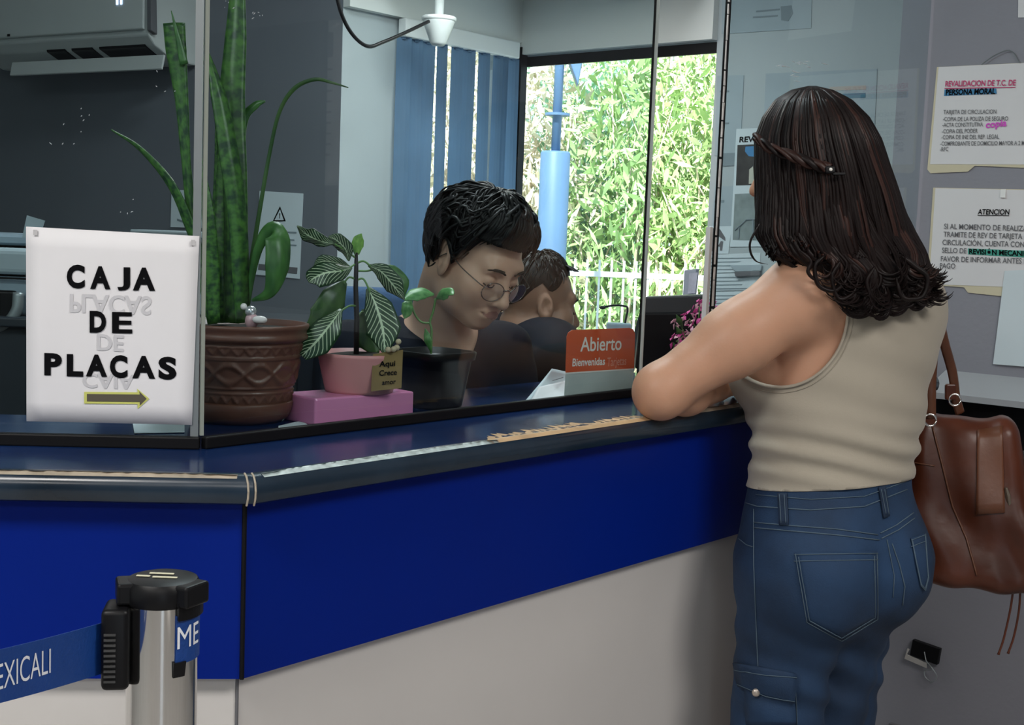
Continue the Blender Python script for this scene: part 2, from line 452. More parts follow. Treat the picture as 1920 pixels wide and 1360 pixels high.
# lowered white soffit over the window bay with its deep headers
b = MB(); Q2 = A_ - N * (tw_end + .0)
b.prism([B_ + Z * 2.16, A_ + Z * 2.16, Q2 + Z * 2.16, Q2 - U * cw + Z * 2.16], Z * .05)
b.prism([B_ + Z * 2.015, A_ + Z * 2.015, A_ + Z * 2.16, B_ + Z * 2.16], -N * .03)
b.prism([A_ + Z * 1.975, Q2 + Z * 1.975, Q2 + Z * 2.16, A_ + Z * 2.16], -U * .03)
tag(b.build('ceiling_soffit', M['soffit']), kind='structure')
b = MB()
for d0, d1, p in ((0, 3.9, G_ - N * .02),):
    b.prism([p + Z * 0, p - N * d1, p - N * d1 + Z * .09, p + Z * .09], -U * .012)
tag(b.build('baseboard_right', M['greyink']), kind='structure')

# unseen dark doors, added so the chrome post mirrors dark bands
M['door'] = mat('door_dark', (.035, .028, .024), .5)
for i, (p, d, L, nn) in enumerate(((BK + wl((-1.9, 0)), Vector((-1, 0, 0)), 1.0, Vector((0, 1, 0))), (BK + U * 1.2, U, 1.1, N), (PR - U * 1.4, -U, 1.2, N), (PR + N * 1.2, N, 1.0, -U))):
    b = MB(); b.prism([p, p + d * L, p + d * L + Z * 2.1, p + Z * 2.1], nn * .03); dr = tag(b.build('door_%d' % (i + 1), M['door']), kind='structure')
    b = MB(); b.ball(p + d * .08 + nn * .06 + Z * 1.0, .03); b.build('door_knob', M['alu'], dr, True)
# ------------------------------------------------------------------ windows
def window(name, p, d, L, z0, z1, nrm, bars, fr=.028, right=True):
    b = MB(); q = p + d * L
    def bar(a, c, za, zb): b.prism([a + Z * za, c + Z * za, c + Z * zb, a + Z * zb], nrm * (.06 if right else .012))
    bar(p, q, z0, z0 + fr); bar(p, q, z1 - fr, z1); bar(p, p + d * (fr if right else .006), z0, z1)
    if right: bar(q - d * fr, q, z0, z1)
    for s in bars: bar(p + d * (s - .01), p + d * (s + .01), z0, z1)
    w = tag(b.build(name, M['seal']), kind='structure')
    g = MB(); g.prism([p + d * .01 + Z * (z0 + .01), q - d * .01 + Z * (z0 + .01), q - d * .01 + Z * (z1 - .01), p + d * .01 + Z * (z1 - .01)], nrm * .004)
    o = g.build('pane', M['pane'], w); o.location += nrm * .03
    return w
window('window_1', B_ + U * cs, U, cw - .03 - cs, .75, 2.0, N, [.35])
window('window_2', A_ - N * .002, -N, tw_end - .002, .78, 1.97, U, [], .034, False)
# black corner post between the two windows
b = MB(); pj = A_ - U * .034 - N * .015; b.prism([pj + Z * .75, pj + U * .033 + Z * .75, pj + U * .033 + Z * 2.0, pj + Z * 2.0], -N * .02)
tag(b.build('trim_1', M['seal']), kind='structure')

b = MB(); p = A_ - N * .05; b.prism([p + Z * .775, p - N * (tw_end - .08) + Z * .775, p - N * (tw_end - .08) - U * .26 + Z * .775, p - U * .26 + Z * .775], Z * .025, .003)
tag(b.build('trim_2', M['white']), kind='structure')
# ------------------------------------------------------------------ vertical blind
M['blind'] = mat('blind_blue', (.15, .27, .42), .75, var=.12, scale=6, bump=.05, bscale=200)
_t = M['blind'].node_tree; _tl = nd(_t, 'ShaderNodeBsdfTranslucent'); _tl.inputs[0].default_value = (.13, .26, .42, 1)
_mx = nd(_t, 'ShaderNodeMixShader'); _mx.inputs[0].default_value = .25; _o = [n for n in _t.nodes if n.type == 'OUTPUT_MATERIAL'][0]
_t.links.new(_t.nodes['Principled BSDF'].outputs[0], _mx.inputs[1]); _t.links.new(_tl.outputs[0], _mx.inputs[2]); _t.links.new(_mx.outputs[0], _o.inputs[0])
bl0 = B_ - N * .05
rt = empty('vertical_blind', bl0 + U * (cs + cw) * .5 + Z * 1.97, 'blue vertical slat blind with white headrail covering the window behind the clerk', 'window blind')
b = MB(); b.prism([bl0 + U * (cs - .02) + Z * 1.955, bl0 + U * (cw - .06) + Z * 1.955, bl0 + U * (cw - .06) + Z * 2.012, bl0 + U * (cs - .02) + Z * 2.012], N * .035, .004)
b.build('headrail', M['white'], rt)
px_sl = [(744, 770, 35), (770, 791, 20), (791, 815, 15), (820, 838, 30), (847, 867, 10), (868, 891, 25), (898, 918, 20), (926, 943, 30), (943, 953, 40), (953, 973, 15)]
for i, (x0, x1, an) in enumerate(px_sl):
    c = on((x0 + x1) / 2, 110, bl0 + N * .018, N); c.z = 0
    dirr = (U * math.cos(R(an)) - N * math.sin(R(an))); nn = Vector((-dirr.y, dirr.x, 0)); b = MB()
    w = (on(x1 + 1, 110, c, nn) - on(x0 - 1, 110, c, nn)).length
    tilt = .012 * math.sin(i * 2.3)
    rows = []
    for j in range(9):
        zz = 1.955 - j / 8 * 1.17; row = []
        for k in range(5):
            a = (k / 4 - .5); row.append(c + dirr * (a * w) + nn * (.006 * (1 - 4 * a * a)) + Z * zz + U * tilt * j / 8)
        rows.append(row)
    th = nn * .0012
    f = [[b.bm.verts.new(v) for v in r] for r in rows]; g = [[b.bm.verts.new(v + th) for v in r] for r in rows]
    for j in range(8):
        for k in range(4):
            b.bm.faces.new((f[j][k], f[j][k + 1], f[j + 1][k + 1], f[j + 1][k])); b.bm.faces.new((g[j][k], g[j + 1][k], g[j + 1][k + 1], g[j][k + 1]))
        b.bm.faces.new((f[j][0], f[j + 1][0], g[j + 1][0], g[j][0])); b.bm.faces.new((f[j][4], g[j][4], g[j + 1][4], f[j + 1][4]))
    b.box(c + Z * 1.958 , (.012, .006, .02))
    b.build('slat', M['blind'], rt, smooth=False)

# ------------------------------------------------------------------ outdoors
M['lawn'] = mat('ground_dry', (.45, .42, .28), .9, var=.2, scale=2)
o = MB(); o.prism([Vector((-8, 5.9, -.12)), Vector((9, 4.9, -.12)), Vector((14, 22, -.12)), Vector((-12, 22, -.12))], Z * -.1)
tag(o.build('ground_outdoors', M['lawn']), kind='structure')
def leafmat(name, col, var):
    m = mat(name, col, .55, var=var, scale=3.0, detail=2)
    return m
M['leafA'] = leafmat('foliage_green', (.42, .60, .24), .4)
M['leafB'] = leafmat('foliage_pale', (.78, .70, .54), .3)
M['leafC'] = leafmat('foliage_blue', (.38, .62, .44), .35)
M['twig'] = mat('dry_twigs', (.78, .62, .50), .8, var=.2)
def bush(name, label, c, r, nleaf, ml, seed, tw=60):
    rg = random.Random(seed); rt = empty(name, Vector((c[0], c[1], -.12)), label, 'shrub', 'bright shrubs outside the window')
    b = MB()
    for i in range(nleaf):
        v = Vector((rg.gauss(0, 1), rg.gauss(0, 1), rg.gauss(0, 1))).normalized() * (rg.random() ** .45)
        p = Vector((c[0] + v.x * r[0], c[1] + v.y * r[1], c[2] + v.z * r[2]))
        d = Vector((rg.gauss(0, .5), rg.gauss(0, .5), rg.gauss(-.1, .7))).normalized(); s = d.orthogonal().normalized()
        s = (s * math.cos(i) + d.cross(s) * math.sin(i)); L = rg.uniform(.03, .09); W = L * rg.uniform(.14, .3)
        b.bm.faces.new([b.bm.verts.new(q) for q in (p - d * L, p + s * W, p + d * L, p - s * W)])
    b.build('foliage', ml, rt, recalc=False)
    b = MB()
    for i in range(tw):
        a = rg.uniform(0, 6.28); e = Vector((c[0] + math.cos(a) * r[0] * rg.uniform(.2, .95), c[1] + math.sin(a) * r[1] * rg.uniform(.2, .95), c[2] + rg.uniform(-.6, .95) * r[2]))
        s = Vector((c[0] + rg.uniform(-.3, .3), c[1] + rg.uniform(-.2, .2), -.12)); md = (s + e) * .5 + Vector((rg.uniform(-.3, .3), rg.uniform(-.2, .2), rg.uniform(0, .4)))
        b.tube(catmull([s, md, e], 4), [.012, .01, .009, .008, .007, .006, .005, .004, .003], 5)
    b.build('branches', M['twig'], rt)
for i, (nm, lb, c, r, nl, ml) in enumerate([
    ('leafy_shrub', 'bright green shrub outside, in the middle of the bay window view', (.95, 8.2, 1.5), (.75, .6, 1.5), 6500, 'leafA'),
    ('leafy_shrub', 'pale yellow green shrub outside, left of the blue pole', (-.25, 8.3, 1.5), (.8, .5, 1.6), 6000, 'leafB'),
    ('leafy_shrub', 'deep green shrub outside, just right of the blue pole', (.42, 8.9, 1.3), (.6, .5, 1.7), 5200, 'leafC'),
    ('leafy_shrub', 'pale green shrub outside, at the right jamb of the bay window', (1.75, 8.4, 1.5), (.7, .6, 1.5), 5500, 'leafA'),
    ('leafy_shrub', 'green shrub outside, seen only through the gaps of the blue blind', (-1.35, 8.0, 1.5), (.8, .5, 1.5), 4500, 'leafA'),
    ('tall_tree', 'tall pale tree outside, rising behind the shrubs', (.6, 10.4, 2.3), (2.9, .5, 2.4), 9000, 'leafB')]):
    bush(nm, lb, c, r, nl, M[ml], 11 + i)
M['bluepole'] = mat('blue_paint', (.105, .19, .32), .5, var=.05)
pc = atY(1037, 400, 6.4); pc.z = -.12
rt = empty('lamp_pole', pc, 'blue outdoor pole with thick round base and lamp head, beyond the window', 'pole')
zt = atY(1037, 284, 6.4).z
MB().lathe([(0, 0), (.074, 0), (.074, zt + .12 - .01), (.068, zt + .12), (0, zt + .12)], pc, 32).build('base', M['bluepole'], rt, True)
ux = atY(1045, 100, 6.4); MB().tube([Vector((pc.x + .0, pc.y, zt - .02)), Vector((pc.x + .005, pc.y, 2.9))], .023, 16).build('shaft', M['bluepole'], rt, True)
zf = atY(1041, 217, 6.4).z; MB().lathe([(0, 0), (.062, 0), (.062, .012), (0, .012)], Vector((pc.x + .002, pc.y, zf)), 24).build('flange', M['bluepole'], rt)
b = MB(); p1 = atY(1062, 100, 6.38); p2 = atY(1093, 110, 6.38); p3 = atY(1084, 160, 6.38)
b.prism([p1, p2 + Vector((0, 0, .05)), p2, p3], Vector((0, .12, 0)), .006); b.tube([Vector((pc.x, pc.y, p1.z + .05)), p1 + Vector((.02, .05, .04))], .015, 8)
b.build('lamp_head', M['bluepole'], rt)
M['fence'] = mat('white_fence', (.75, .76, .78), .5)
rt = empty('railing_fence', Vector((1.0, 7.35, -.12)), 'white metal railing fence low outside the window', 'fence')
b = MB()
for zz in (1.14, .25): b.box((1.1, 7.35, zz), (4.0, .03, .03))
b.build('rail', M['fence'], rt)
b = MB()
for i in range(56): b.box((-.85 + i * .07, 7.35, .55), (.012, .012, 1.34))
b.build('bars', M['fence'], rt)

# ------------------------------------------------------------------ the counter
rt = empty('service_counter', Vector((K.x, K.y, 0)), 'long navy service counter with bright blue front band and pale base', 'counter')
SL, SR, TH = 2.68, 2.0, .036
SR_W = SR
def miter(off):   # corner point of the plan, pushed inwards by off from both front edges
    d1, d2 = LN, N
    # solve p = K + x with x.d1 = off, x.d2 = off
    det = d1.x * d2.y - d1.y * d2.x
    return Vector((K.x + (off * d2.y - off * d1.y) / det, K.y + (off * d1.x - off * d2.x) / det, 0))
def band(off0, off1, z0, z1, side):
    a, c = miter(off0), miter(off1)
    if side == 'R':
        ea = a + U * (SR - (a - miter(0)).dot(U)); ec = c + U * (SR - (c - miter(0)).dot(U))
    else:
        ea = a - LD * (SL + (a - miter(0)).dot(LD)); ec = c - LD * (SL + (c - miter(0)).dot(LD))
    b = MB(); b.prism([a + Z * z0, ea + Z * z0, ec + Z * z0, c + Z * z0], Z * (z1 - z0)); return b
for sd_, nm in (('L', 'worktop'), ('R', 'worktop')):
    band(.02, .44, ZT - TH, ZT, sd_).build(nm, M['navy'], rt)
# rounded front edge
def nosing(side):
    b = MB(); prof = [(.02, 0), (.012, -.0008), (.006, -.004), (.002, -.010), (0, -.018), (.001, -.026), (.004, -.033), (.010, -TH), (.02, -TH)]
    rows = []
    for off, dz in prof:
        a = miter(off); e = a + (U * (SR - (a - miter(0)).dot(U)) if side == 'R' else -LD * (SL + (a - miter(0)).dot(LD)))
        rows.append((a + Z * (ZT + dz), e + Z * (ZT + dz)))
    NSEG = 40; g = [[b.bm.verts.new(r[0].lerp(r[1], k / NSEG)) for k in range(NSEG + 1)] for r in rows]
    for i in range(len(g) - 1):
        for k in range(NSEG): b.bm.faces.new((g[i][k], g[i][k + 1], g[i + 1][k + 1], g[i + 1][k]))
    return b
for s_ in 'LR':
    o = nosing(s_).build('edge_band', M['edge'], rt); auto_smooth(o, 40)
# worn pale line on the top arris (scuffed laminate), and the joint at the corner
def scuff(side, s0, s1, wmax, seed):
    rg = random.Random(seed); b = MB(); n = int((s1 - s0) / .006); top, bot = [], []
    d = U if side == 'R' else -LD; nn = N if side == 'R' else LN
    for i in range(n + 1):
        s = s0 + (s1 - s0) * i / n; w = wmax * (.35 + .65 * rg.random()) * min(1, i / 8 + .15, (n - i) / 8 + .15)
        p = Vector((K.x, K.y, 0)) + d * s
        a = p + nn * (.006 + w) + Z * (ZT + .0004); c = p + nn * .0055 + Z * (ZT - .0040); q = p + nn * (.0125) + Z * (ZT - .0003)
        top.append((a, q, c))
    V = [[b.bm.verts.new(x) for x in r] for r in top]
    for i in range(n):
        for k in range(2): b.bm.faces.new((V[i][k], V[i + 1][k], V[i + 1][k + 1], V[i][k + 1]))
    return b
scuff('L', .02, 1.6, .006, 3).build('worn_edge', M['worn'], rt)['label'] = 'pale worn edge line on the left counter'
scuff('R', .42, .86, .045, 5).build('worn_edge', mat('bare_wood', (.50, .33, .18), .55, var=.25, scale=25), rt)['label'] = 'bare tan patch worn through the laminate edge'
scuff('R', .02, .44, .010, 6).build('worn_edge', mat('worn_cyan', (.42, .50, .50), .35, var=.5, scale=60), rt)['label'] = 'scuffed pale edge line right of the corner'
scuff('R', .90, 1.5, .02, 9).build('worn_edge', M['worn'], rt)
b = MB(); bp = [miter(o_) + Z * (ZT + dz) for o_, dz in [(.016, .0004), (.008, -.002), (.002, -.009), (-.0004, -.018), (.001, -.027), (.006, -.036)]]
b.tube([p + U * .003 for p in bp], .0013, 6); b.tube([p - LD * .006 for p in bp], .0013, 6)
b.build('corner_joint', M['worn'], rt)
ZF0 = .795; SR = 1.86
for s_ in 'LR': band(.034, .054, ZF0, ZT - TH, s_).build('front_band', M['blue'], rt)
mj = miter(.0335); b = MB(); b.tube([mj + Z * ZF0, mj + Z * (ZT - TH)], .003, 6); b.build('joint_strip', M['seal'], rt)
for s_ in 'LR': band(.052, .085, .0, ZF0 + .01, s_).build('base_panel', M['pale'], rt)
mj = miter(.0515); b = MB(); b.tube([mj, mj + Z * ZF0], .0022, 6); b.build('joint_strip', M['greyink'], rt)

# ------------------------------------------------------------------ glass screens on the counter
GTOP = 2.45
GP = Vector((Gp.x, Gp.y, 0))
def screen(name, p, d, nn, L, z0, z1, label, th=.008):
    r = empty(name, p + d * (L / 2) + Z * z0, label, 'glass screen')
    b = MB(); b.prism([p + Z * z0, p + d * L + Z * z0, p + d * L + Z * z1, p + Z * z1], nn * .001); b.build('pane', M['glass'], r)
    return r
rl = screen('glass_screen', GP, -LD, LN, 2.55, ZT + .012, GTOP, 'tall glass screen on the left counter, carrying the paper sign with an arrow')
b = MB(); b.prism([GP + Z * ZT, GP - LD * 2.55 + Z * ZT, GP - LD * 2.55 + Z * (ZT + .016), GP + Z * (ZT + .016)], -LN * .012, .002); b.build('base_channel', M['seal'], rl)
s1 = (on(1193, 745, GP, N) - GP).dot(U); s2 = (on(1331, 560, GP, N) - GP).dot(U)
rr = screen('glass_screen', GP, U, N, s1, ZT + .012, GTOP, 'glass screen in front of the potted plants and the clerk in glasses')
b = MB(); b.prism([GP + Z * ZT, GP + U * s1 + Z * ZT, GP + U * s1 + Z * (ZT + .016), GP + Z * (ZT + .016)], -N * .012, .002); b.build('base_channel', M['seal'], rr)
b = MB(); e = GP + U * s1; b.prism([e + Z * (ZT + .01), e + U * .005 + Z * (ZT + .01), e + U * .005 + Z * GTOP, e + Z * GTOP], N * .002); b.build('dark_edge', M['seal'], rr)
b = MB(); e = GP + U * (s1 + .005); b.prism([e + Z * (ZT + .0), e + U * .0035 + Z * (ZT + .0), e + U * .0035 + Z * GTOP, e + Z * GTOP], -N * .005); b.build('polished_edge', M['gedge'], rr)
rx = screen('glass_screen', GP + U * s2, U, N, 2.2 - s2 - .01, ZT + .012, GTOP, 'glass screen beside the grey wall, behind the woman, with a black edge strip')
b = MB(); e = GP + U * s2; b.prism([e + Z * (ZT + .012), e + U * .012 + Z * (ZT + .012), e + U * .012 + Z * GTOP, e + Z * GTOP], -N * .006); b.build('edge_strip', M['seal'], rx)
rg = random.Random(4); b = MB()
e = GP + U * (s2 - .002) - N * .006
zz = ZT + .05
while zz < GTOP:
    h = rg.uniform(.01, .06); b.prism([e + Z * zz, e + U * rg.uniform(.003, .0055) + Z * zz, e + U * rg.uniform(.002, .0055) + Z * (zz + h), e + Z * (zz + h)], -N * .002); zz += h + rg.uniform(.0, .006)
b.build('chipped_edge', mat('chipped_white', (.7, .68, .66), .5, var=.3, scale=40), rx)
b = MB(); e = GP + U * (s2 - .012); z3 = on(1312, 425, GP, N).z; b.prism([e + Z * (ZT + .0), e + U * .010 + Z * (ZT + .0), e + U * .010 + Z * z3, e + Z * z3], N * .01); b.build('white_bracket', M['white'], rx)
b = MB(); b.prism([GP + U * s2 + Z * ZT, GP + U * 2.18 + Z * ZT, GP + U * 2.18 + Z * (ZT + .014), GP + U * s2 + Z * (ZT + .014)], -N * .012, .002); b.build('base_channel', M['seal'], rx)
# silicone joint where the two screens meet
rj = empty('glass_corner_joint', GP + Z * ZT, 'slim grey corner strip where the left and right glass screens meet', 'corner strip')
b = MB(); b.prism([GP - LD * .013 + Z * (ZT + .004), GP - LD * .003 + Z * (ZT + .004), GP - LD * .003 + Z * GTOP, GP - LD * .013 + Z * GTOP], -LN * .003); b.build('grey_strip', M['alu'], rj)
b = MB(); b.prism([GP - LD * .002 + Z * (ZT + .017), GP + U * .0025 + Z * (ZT + .017), GP + U * .0025 + Z * GTOP, GP - LD * .002 + Z * GTOP], -N * .003); b.build('clear_edge', mat('clear_edge', (.30, .33, .29), .1, spec=1), rj)
# scuffs left on the glass by old tape
b = MB(); rg = random.Random(12)
for (x, y, n_, sp) in ((487, 25, 6, 12), (430, 5, 5, 10), (300, 160, 4, 30), (190, 220, 5, 40), (240, 380, 4, 20), (120, 260, 4, 30)):
    for i in range(n_):
        px, py = x + rg.uniform(-sp, sp), y + rg.uniform(-sp, sp)
        p0, nn = (GP, N) if px > 378 else (GP, LN)
        p = on(px, py, p0 - nn * .0008, nn); q = on(px + rg.uniform(-5, 5), py + rg.uniform(1, 4), p0 - nn * .0008, nn)
        b.tube([p, (p + q) * .5, q], [.0002, .0006, .0002], 4)
tag(b.build('tape_residue', mat('tape_white', (.40, .44, .46), .6)), 'scattered whitish scuffs of old tape on the glass above the snake plant', 'tape marks', kind='stuff')
b = MB()
for i in range(16):
    px, py = 1500 + rg.gauss(0, 26), 128 + rg.gauss(0, 10); p = on(px, py, GP - N * .0008, N); q = on(px + rg.uniform(6, 16), py + rg.uniform(-3, 4), GP - N * .0008, N)
    b.tube([p, (p + q) * .5, q], [.0003, .0010, .0003], 4)
tag(b.build('tape_residue', mat('tape_white2', (.75, .8, .82), .6)), 'whitish torn tape scuffs on the glass just above the woman\'s head', 'tape marks', kind='stuff')
# ------------------------------------------------------------------ paper sign on the left glass
def plane_pts(p0, n, *pp): return [on(x, y, p0, n) for x, y in pp]
M['green_hl'] = mat('highlighter_yellow', (.60, .62, .16), .8); M['arrow'] = mat('arrow_brown', (.10, .085, .06), .8)
p0 = GP - LN * .004
c4 = plane_pts(p0, LN, (49, 425), (374, 443), (360, 797), (50, 790))
rt = empty('paper_sign', (c4[2] + c4[3]) / 2, 'white paper sign with three bold black words and an arrow taped to the glass', 'sign')
sheet(c4, -LN, .0004, .0004).build('sheet', M['paper'], rt, True)
q0 = p0 - LN * .0016
def sl(name, s, m, bl, br, tl, bold, sp=1.0):
    B = plane_pts(q0, LN, bl, br, tl); return lettering(name, s, m, rt, *B, bold=bold, spacing=sp, off=Vector((0, 0, 0)))
for word in ([('C', 125, 159, 496, 541, .02), ('A', 169, 207, 499, 542, .02), ('J', 220, 244, 501, 545, .02), ('A', 249, 291, 501.5, 545, .02)],
             [('D', 168, 199, 583, 624, .02), ('E', 210, 248, 585, 625, .02)],
             [('P', 83, 116, 662, 704, .03), ('L', 125, 156, 664, 706, .03), ('A', 161, 201, 664.5, 706, .03), ('C', 206, 239, 665.5, 709, .03), ('A', 248, 291, 667, 709.5, .03), ('S', 297, 331, 668.5, 712, .03)]):
    letters('lettering', word, M['ink'], rt, q0, LN, .05)
q0 = p0 - LN * .0013     # the print on the other side showing through, upside down
sl('show_through_print', 'PLACAS', M['ghost'], (131, 552), (284, 557), (131, 585), .02)
sl('show_through_print', 'DE', M['ghost'], (182, 627), (232, 630), (182, 656), .02)
sl('show_through_print', 'CAJA', M['ghost'], (155, 700), (252, 704), (155, 726), .02)
def flatpoly(name, m, pts, parent, off, p0=p0, n=LN, th=.0003):
    P = [on(x, y, p0 - n * off, n) for x, y in pts]; b = MB(); b.prism(P, -n * th); return b.build(name, m, parent)
flatpoly('arrow_outline', M['green_hl'], [(158, 735), (258, 736), (257, 729), (280, 748), (258, 767), (258, 758), (158, 757)], rt, .0014)
flatpoly('arrow', M['arrow'], [(163, 739), (262, 740), (261, 734), (275, 748), (262, 761), (262, 754), (163, 753)], rt, .0018)
for (x, y) in ((66, 436), (362, 455)):
    b = MB(); b.box(on(x, y, p0 - LN * .003, LN), (.005, .0004, .007), (LD, LN, Z)); b.build('tape', mat('clear_tape', (.52, .51, .52), .5), rt)

# ------------------------------------------------------------------ open sign on the inner glass
M['orange'] = mat('orange_card', (.62, .085, .025), .45); M['card_grey'] = mat('card_grey', (.50, .55, .54), .6, var=.05, scale=20)
M['card_white'] = mat('card_white', (.80, .78, .74), .6)
p1 = GP + N * .006
rt = empty('open_sign', on(1125, 752, p1, N), 'orange and grey open sign with rounded top on the glass by the gap', 'sign')
def rpoly(name, m, pts, off, th=.0004): return flatpoly(name, m, pts, rt, off, p1, N, th)
rpoly('card', M['card_grey'], [(1060, 701), (1188, 692), (1186, 741), (1057, 752)], .0, .0008)
rpoly('orange_panel', M['orange'], [(1060, 700), (1062, 632), (1065, 624), (1072, 619), (1180, 615), (1187, 618), (1190, 626), (1188, 692)], .0, .0010)
def rl_(s, m, bl, br, tl, bold): lettering('lettering', s, m, rt, *plane_pts(p1 - N * .0014, N, bl, br, tl), bold=bold, off=Vector((0, 0, 0)))
rl_('Abierto', M['card_white'], (1088, 659), (1165, 656), (1089, 633), .012)
rl_('Bienvenidas', M['card_white'], (1073, 687), (1134, 684), (1074, 673), .02)
rl_('Tarjetas', mat('card_rose', (.75, .35, .28), .6), (1138, 687), (1174, 684), (1139, 671), .0)
rpoly('edge_line', M['card_white'], [(1060, 702), (1188, 693), (1188, 691), (1060, 699)], .0012, .0003)

# ------------------------------------------------------------------ notices on the public side of the right wall
W0 = G_ - U * .0015
M['manila'] = mat('manila_card', (.62, .56, .40), .7, var=.05, scale=10); M['paper_w'] = mat('paper_wall', (.70, .69, .70), .75, var=.02, scale=8)
M['magenta'] = mat('ink_magenta', (.55, .04, .16), .7); M['hl_blue'] = mat('highlight_blue', (.05, .22, .42), .7); M['hl_teal'] = mat('highlight_teal', (.06, .36, .28), .7)
M['pinkpen'] = mat('pen_pink', (.65, .08, .55), .6)
def wall_line(rt, s, m, bl, br, tl, bold=0, off=.004): lettering('lettering', s, m, rt, *plane_pts(W0 - U * off, U, bl, br, tl), bold=bold, off=Vector((0, 0, 0)))
def wall_poly(name, m, pts, rt, off, th=.0005): return flatpoly(name, m, pts, rt, off, W0, U, th)
rt = empty('notice', on(1850, 320, W0, U), 'white notice with red and blue highlighted heading on a manila folder, upper of two', 'notice', 'notices on manila folders')
wall_poly('folder', M['manila'], [(1757, 126), (2040, 112), (2040, 320), (1828, 311), (1815, 322), (1745, 325), (1739, 318)], rt, .0, .0012)
wall_poly('sheet', M['paper_w'], [(1760, 126), (2030, 113), (2028, 309), (1744, 308)], rt, .0014, .0006)
wall_line(rt, 'REVALIDACION DE T.C. DE', M['magenta'], (1772, 162), (1904, 160), (1773, 152), .02)
wall_poly('underline', M['magenta'], [(1771, 165), (1904, 163), (1904, 164.5), (1771, 166.5)], rt, .0032, .0003)
wall_poly('highlight', M['hl_blue'], [(1771, 168), (1868, 166), (1869, 176), (1770, 180)], rt, .0026, .0003)
wall_line(rt, 'PERSONA MORAL', M['ink'], (1773, 178), (1866, 176), (1774, 168), .03)
ys = [(1769, 214, 1868, 'TARJETA DE CIRCULACION'), (1768, 227, 1890, '-COPIA DE LA POLIZA DE SEGURO'), (1767, 238, 1843, '-ACTA CONSTITUTIVA'), (1766, 250, 1833, '-COPIA DEL PODER'), (1765, 261, 1873, '-COPIA DE INE DEL REP. LEGAL'), (1763, 273, 1936, '-COMPROBANTE DE DOMICILIO MAYOR A 2 MESES'), (1762, 284, 1778, '-RFC')]
for x0, y0, x1, s in ys: wall_line(rt, s, M['greyink'], (x0, y0), (x1, y0 - 1), (x0 + .3, y0 - 7.5), .008)
wall_line(rt, 'copia', M['pinkpen'], (1848, 240), (1887, 236), (1849, 228), .03)
b = MB(); b.tube(catmull([on(x, y, W0 - U * .004, U) for x, y in ((1840, 121), (1868, 102), (1895, 95), (1912, 118))], 6), .0012, 5); b.build('hanging_loop', M['alu'], rt)
rt = empty('notice', on(1850, 545, W0, U), 'white notice with underlined heading and green highlighted words on a manila folder, lower of two', 'notice', 'notices on manila folders')
wall_poly('folder', M['manila'], [(1750, 352), (2040, 358), (2035, 560), (1872, 555), (1815, 549), (1808, 539), (1738, 534)], rt, .0, .0012)
wall_poly('sheet', M['paper_w'], [(1754, 353), (2036, 359), (2028, 543), (1742, 533)], rt, .0014, .0006)
wall_line(rt, 'ATENCION', M['ink'], (1833, 402), (1892, 402.5), (1834, 392.5), .02)
wall_poly('underline', M['ink'], [(1833, 403.5), (1892, 404), (1892, 405), (1833, 404.6)], rt, .0032, .0003)
for x0, y0, x1, s in [(1770, 429, 1934, 'SI AL MOMENTO DE REALIZAR'), (1769, 444, 1934, 'TRAMITE DE REV DE TARJETA DE'), (1767, 459, 1936, 'CIRCULACIÓN, CUENTA CON EL'), (1766, 474, 1812, 'SELLO DE'), (1764, 490, 1940, 'FAVOR DE INFORMAR ANTES DEL'), (1762, 503, 1791, 'PAGO')]:
    wall_line(rt, s, M['greyink'], (x0, y0), (x1, y0 + 5 * (x1 - x0) / 170), (x0 + .3, y0 - 9.5), .01)
wall_poly('highlight', M['hl_teal'], [(1815, 466), (1940, 471), (1940, 484), (1815, 477)], rt, .0026, .0003)
wall_line(rt, 'REVISIÓN MECANICA', M['ink'], (1817, 476), (1938, 481), (1817, 467), .03)
b = MB(); b.box(on(1881, 363, W0 - U * .004, U), (.004, .012, .02), (U, N, Z)); b.build('tape', mat('shiny_tape', (.85, .85, .83), .15), rt)
rt = empty('blank_sheet', on(1900, 690, W0 - U * .004, U), 'blank white sheet taped low on the grey wall, overlapping the notice above it', 'paper')
wall_poly('sheet', M['paper_blue'], [(1884, 508), (2080, 500), (2075, 700), (1862, 683)], rt, .0036, .0008)
rt = empty('paper_sheet', on(1915, 30, W0, U), 'white sheet at the top of the grey wall, only its corner in view', 'paper')
wall_poly('sheet', M['paper_w'], [(1911, -120), (2060, -130), (2060, 30), (1909, 33)], rt, .0, .0008)
# posters further along the same wall, which the glass mirrors back
M['poster'] = mat('poster_white', (.75, .75, .74), .7)
for i, (t, z0, w, h, lb) in enumerate([(2.22, 1.50, .42, .60, 'tall printed poster on the grey wall, mirrored in the glass above the plants'), (3.1, 1.35, .6, .40, 'wide printed poster on the grey wall near the rear')]):
    rt = empty('poster', W0 - N * t + Z * z0, lb, 'poster'); p = W0 - N * t
    b = MB(); b.prism([p + Z * z0, p - N * w + Z * z0, p - N * w + Z * (z0 + h), p + Z * (z0 + h)], -U * .001); b.build('sheet', M['poster'], rt)
    b = MB()
    b.prism([p - N * .05 - U * .002 + Z * (z0 + h * .78), p - N * (w - .05) - U * .002 + Z * (z0 + h * .78), p - N * (w - .05) - U * .002 + Z * (z0 + h * .93), p - N * .05 - U * .002 + Z * (z0 + h * .93)], -U * .0004)
    for k in range(9):
        zz = z0 + h * (.70 - k * .065); b.prism([p - N * .05 - U * .002 + Z * zz, p - N * (w - .08 - .03 * (k % 3)) - U * .002 + Z * zz, p - N * (w - .08 - .03 * (k % 3)) - U * .002 + Z * (zz + .008), p - N * .05 - U * .002 + Z * (zz + .008)], -U * .0004)
    b.build('printing', M['greyink'], rt)

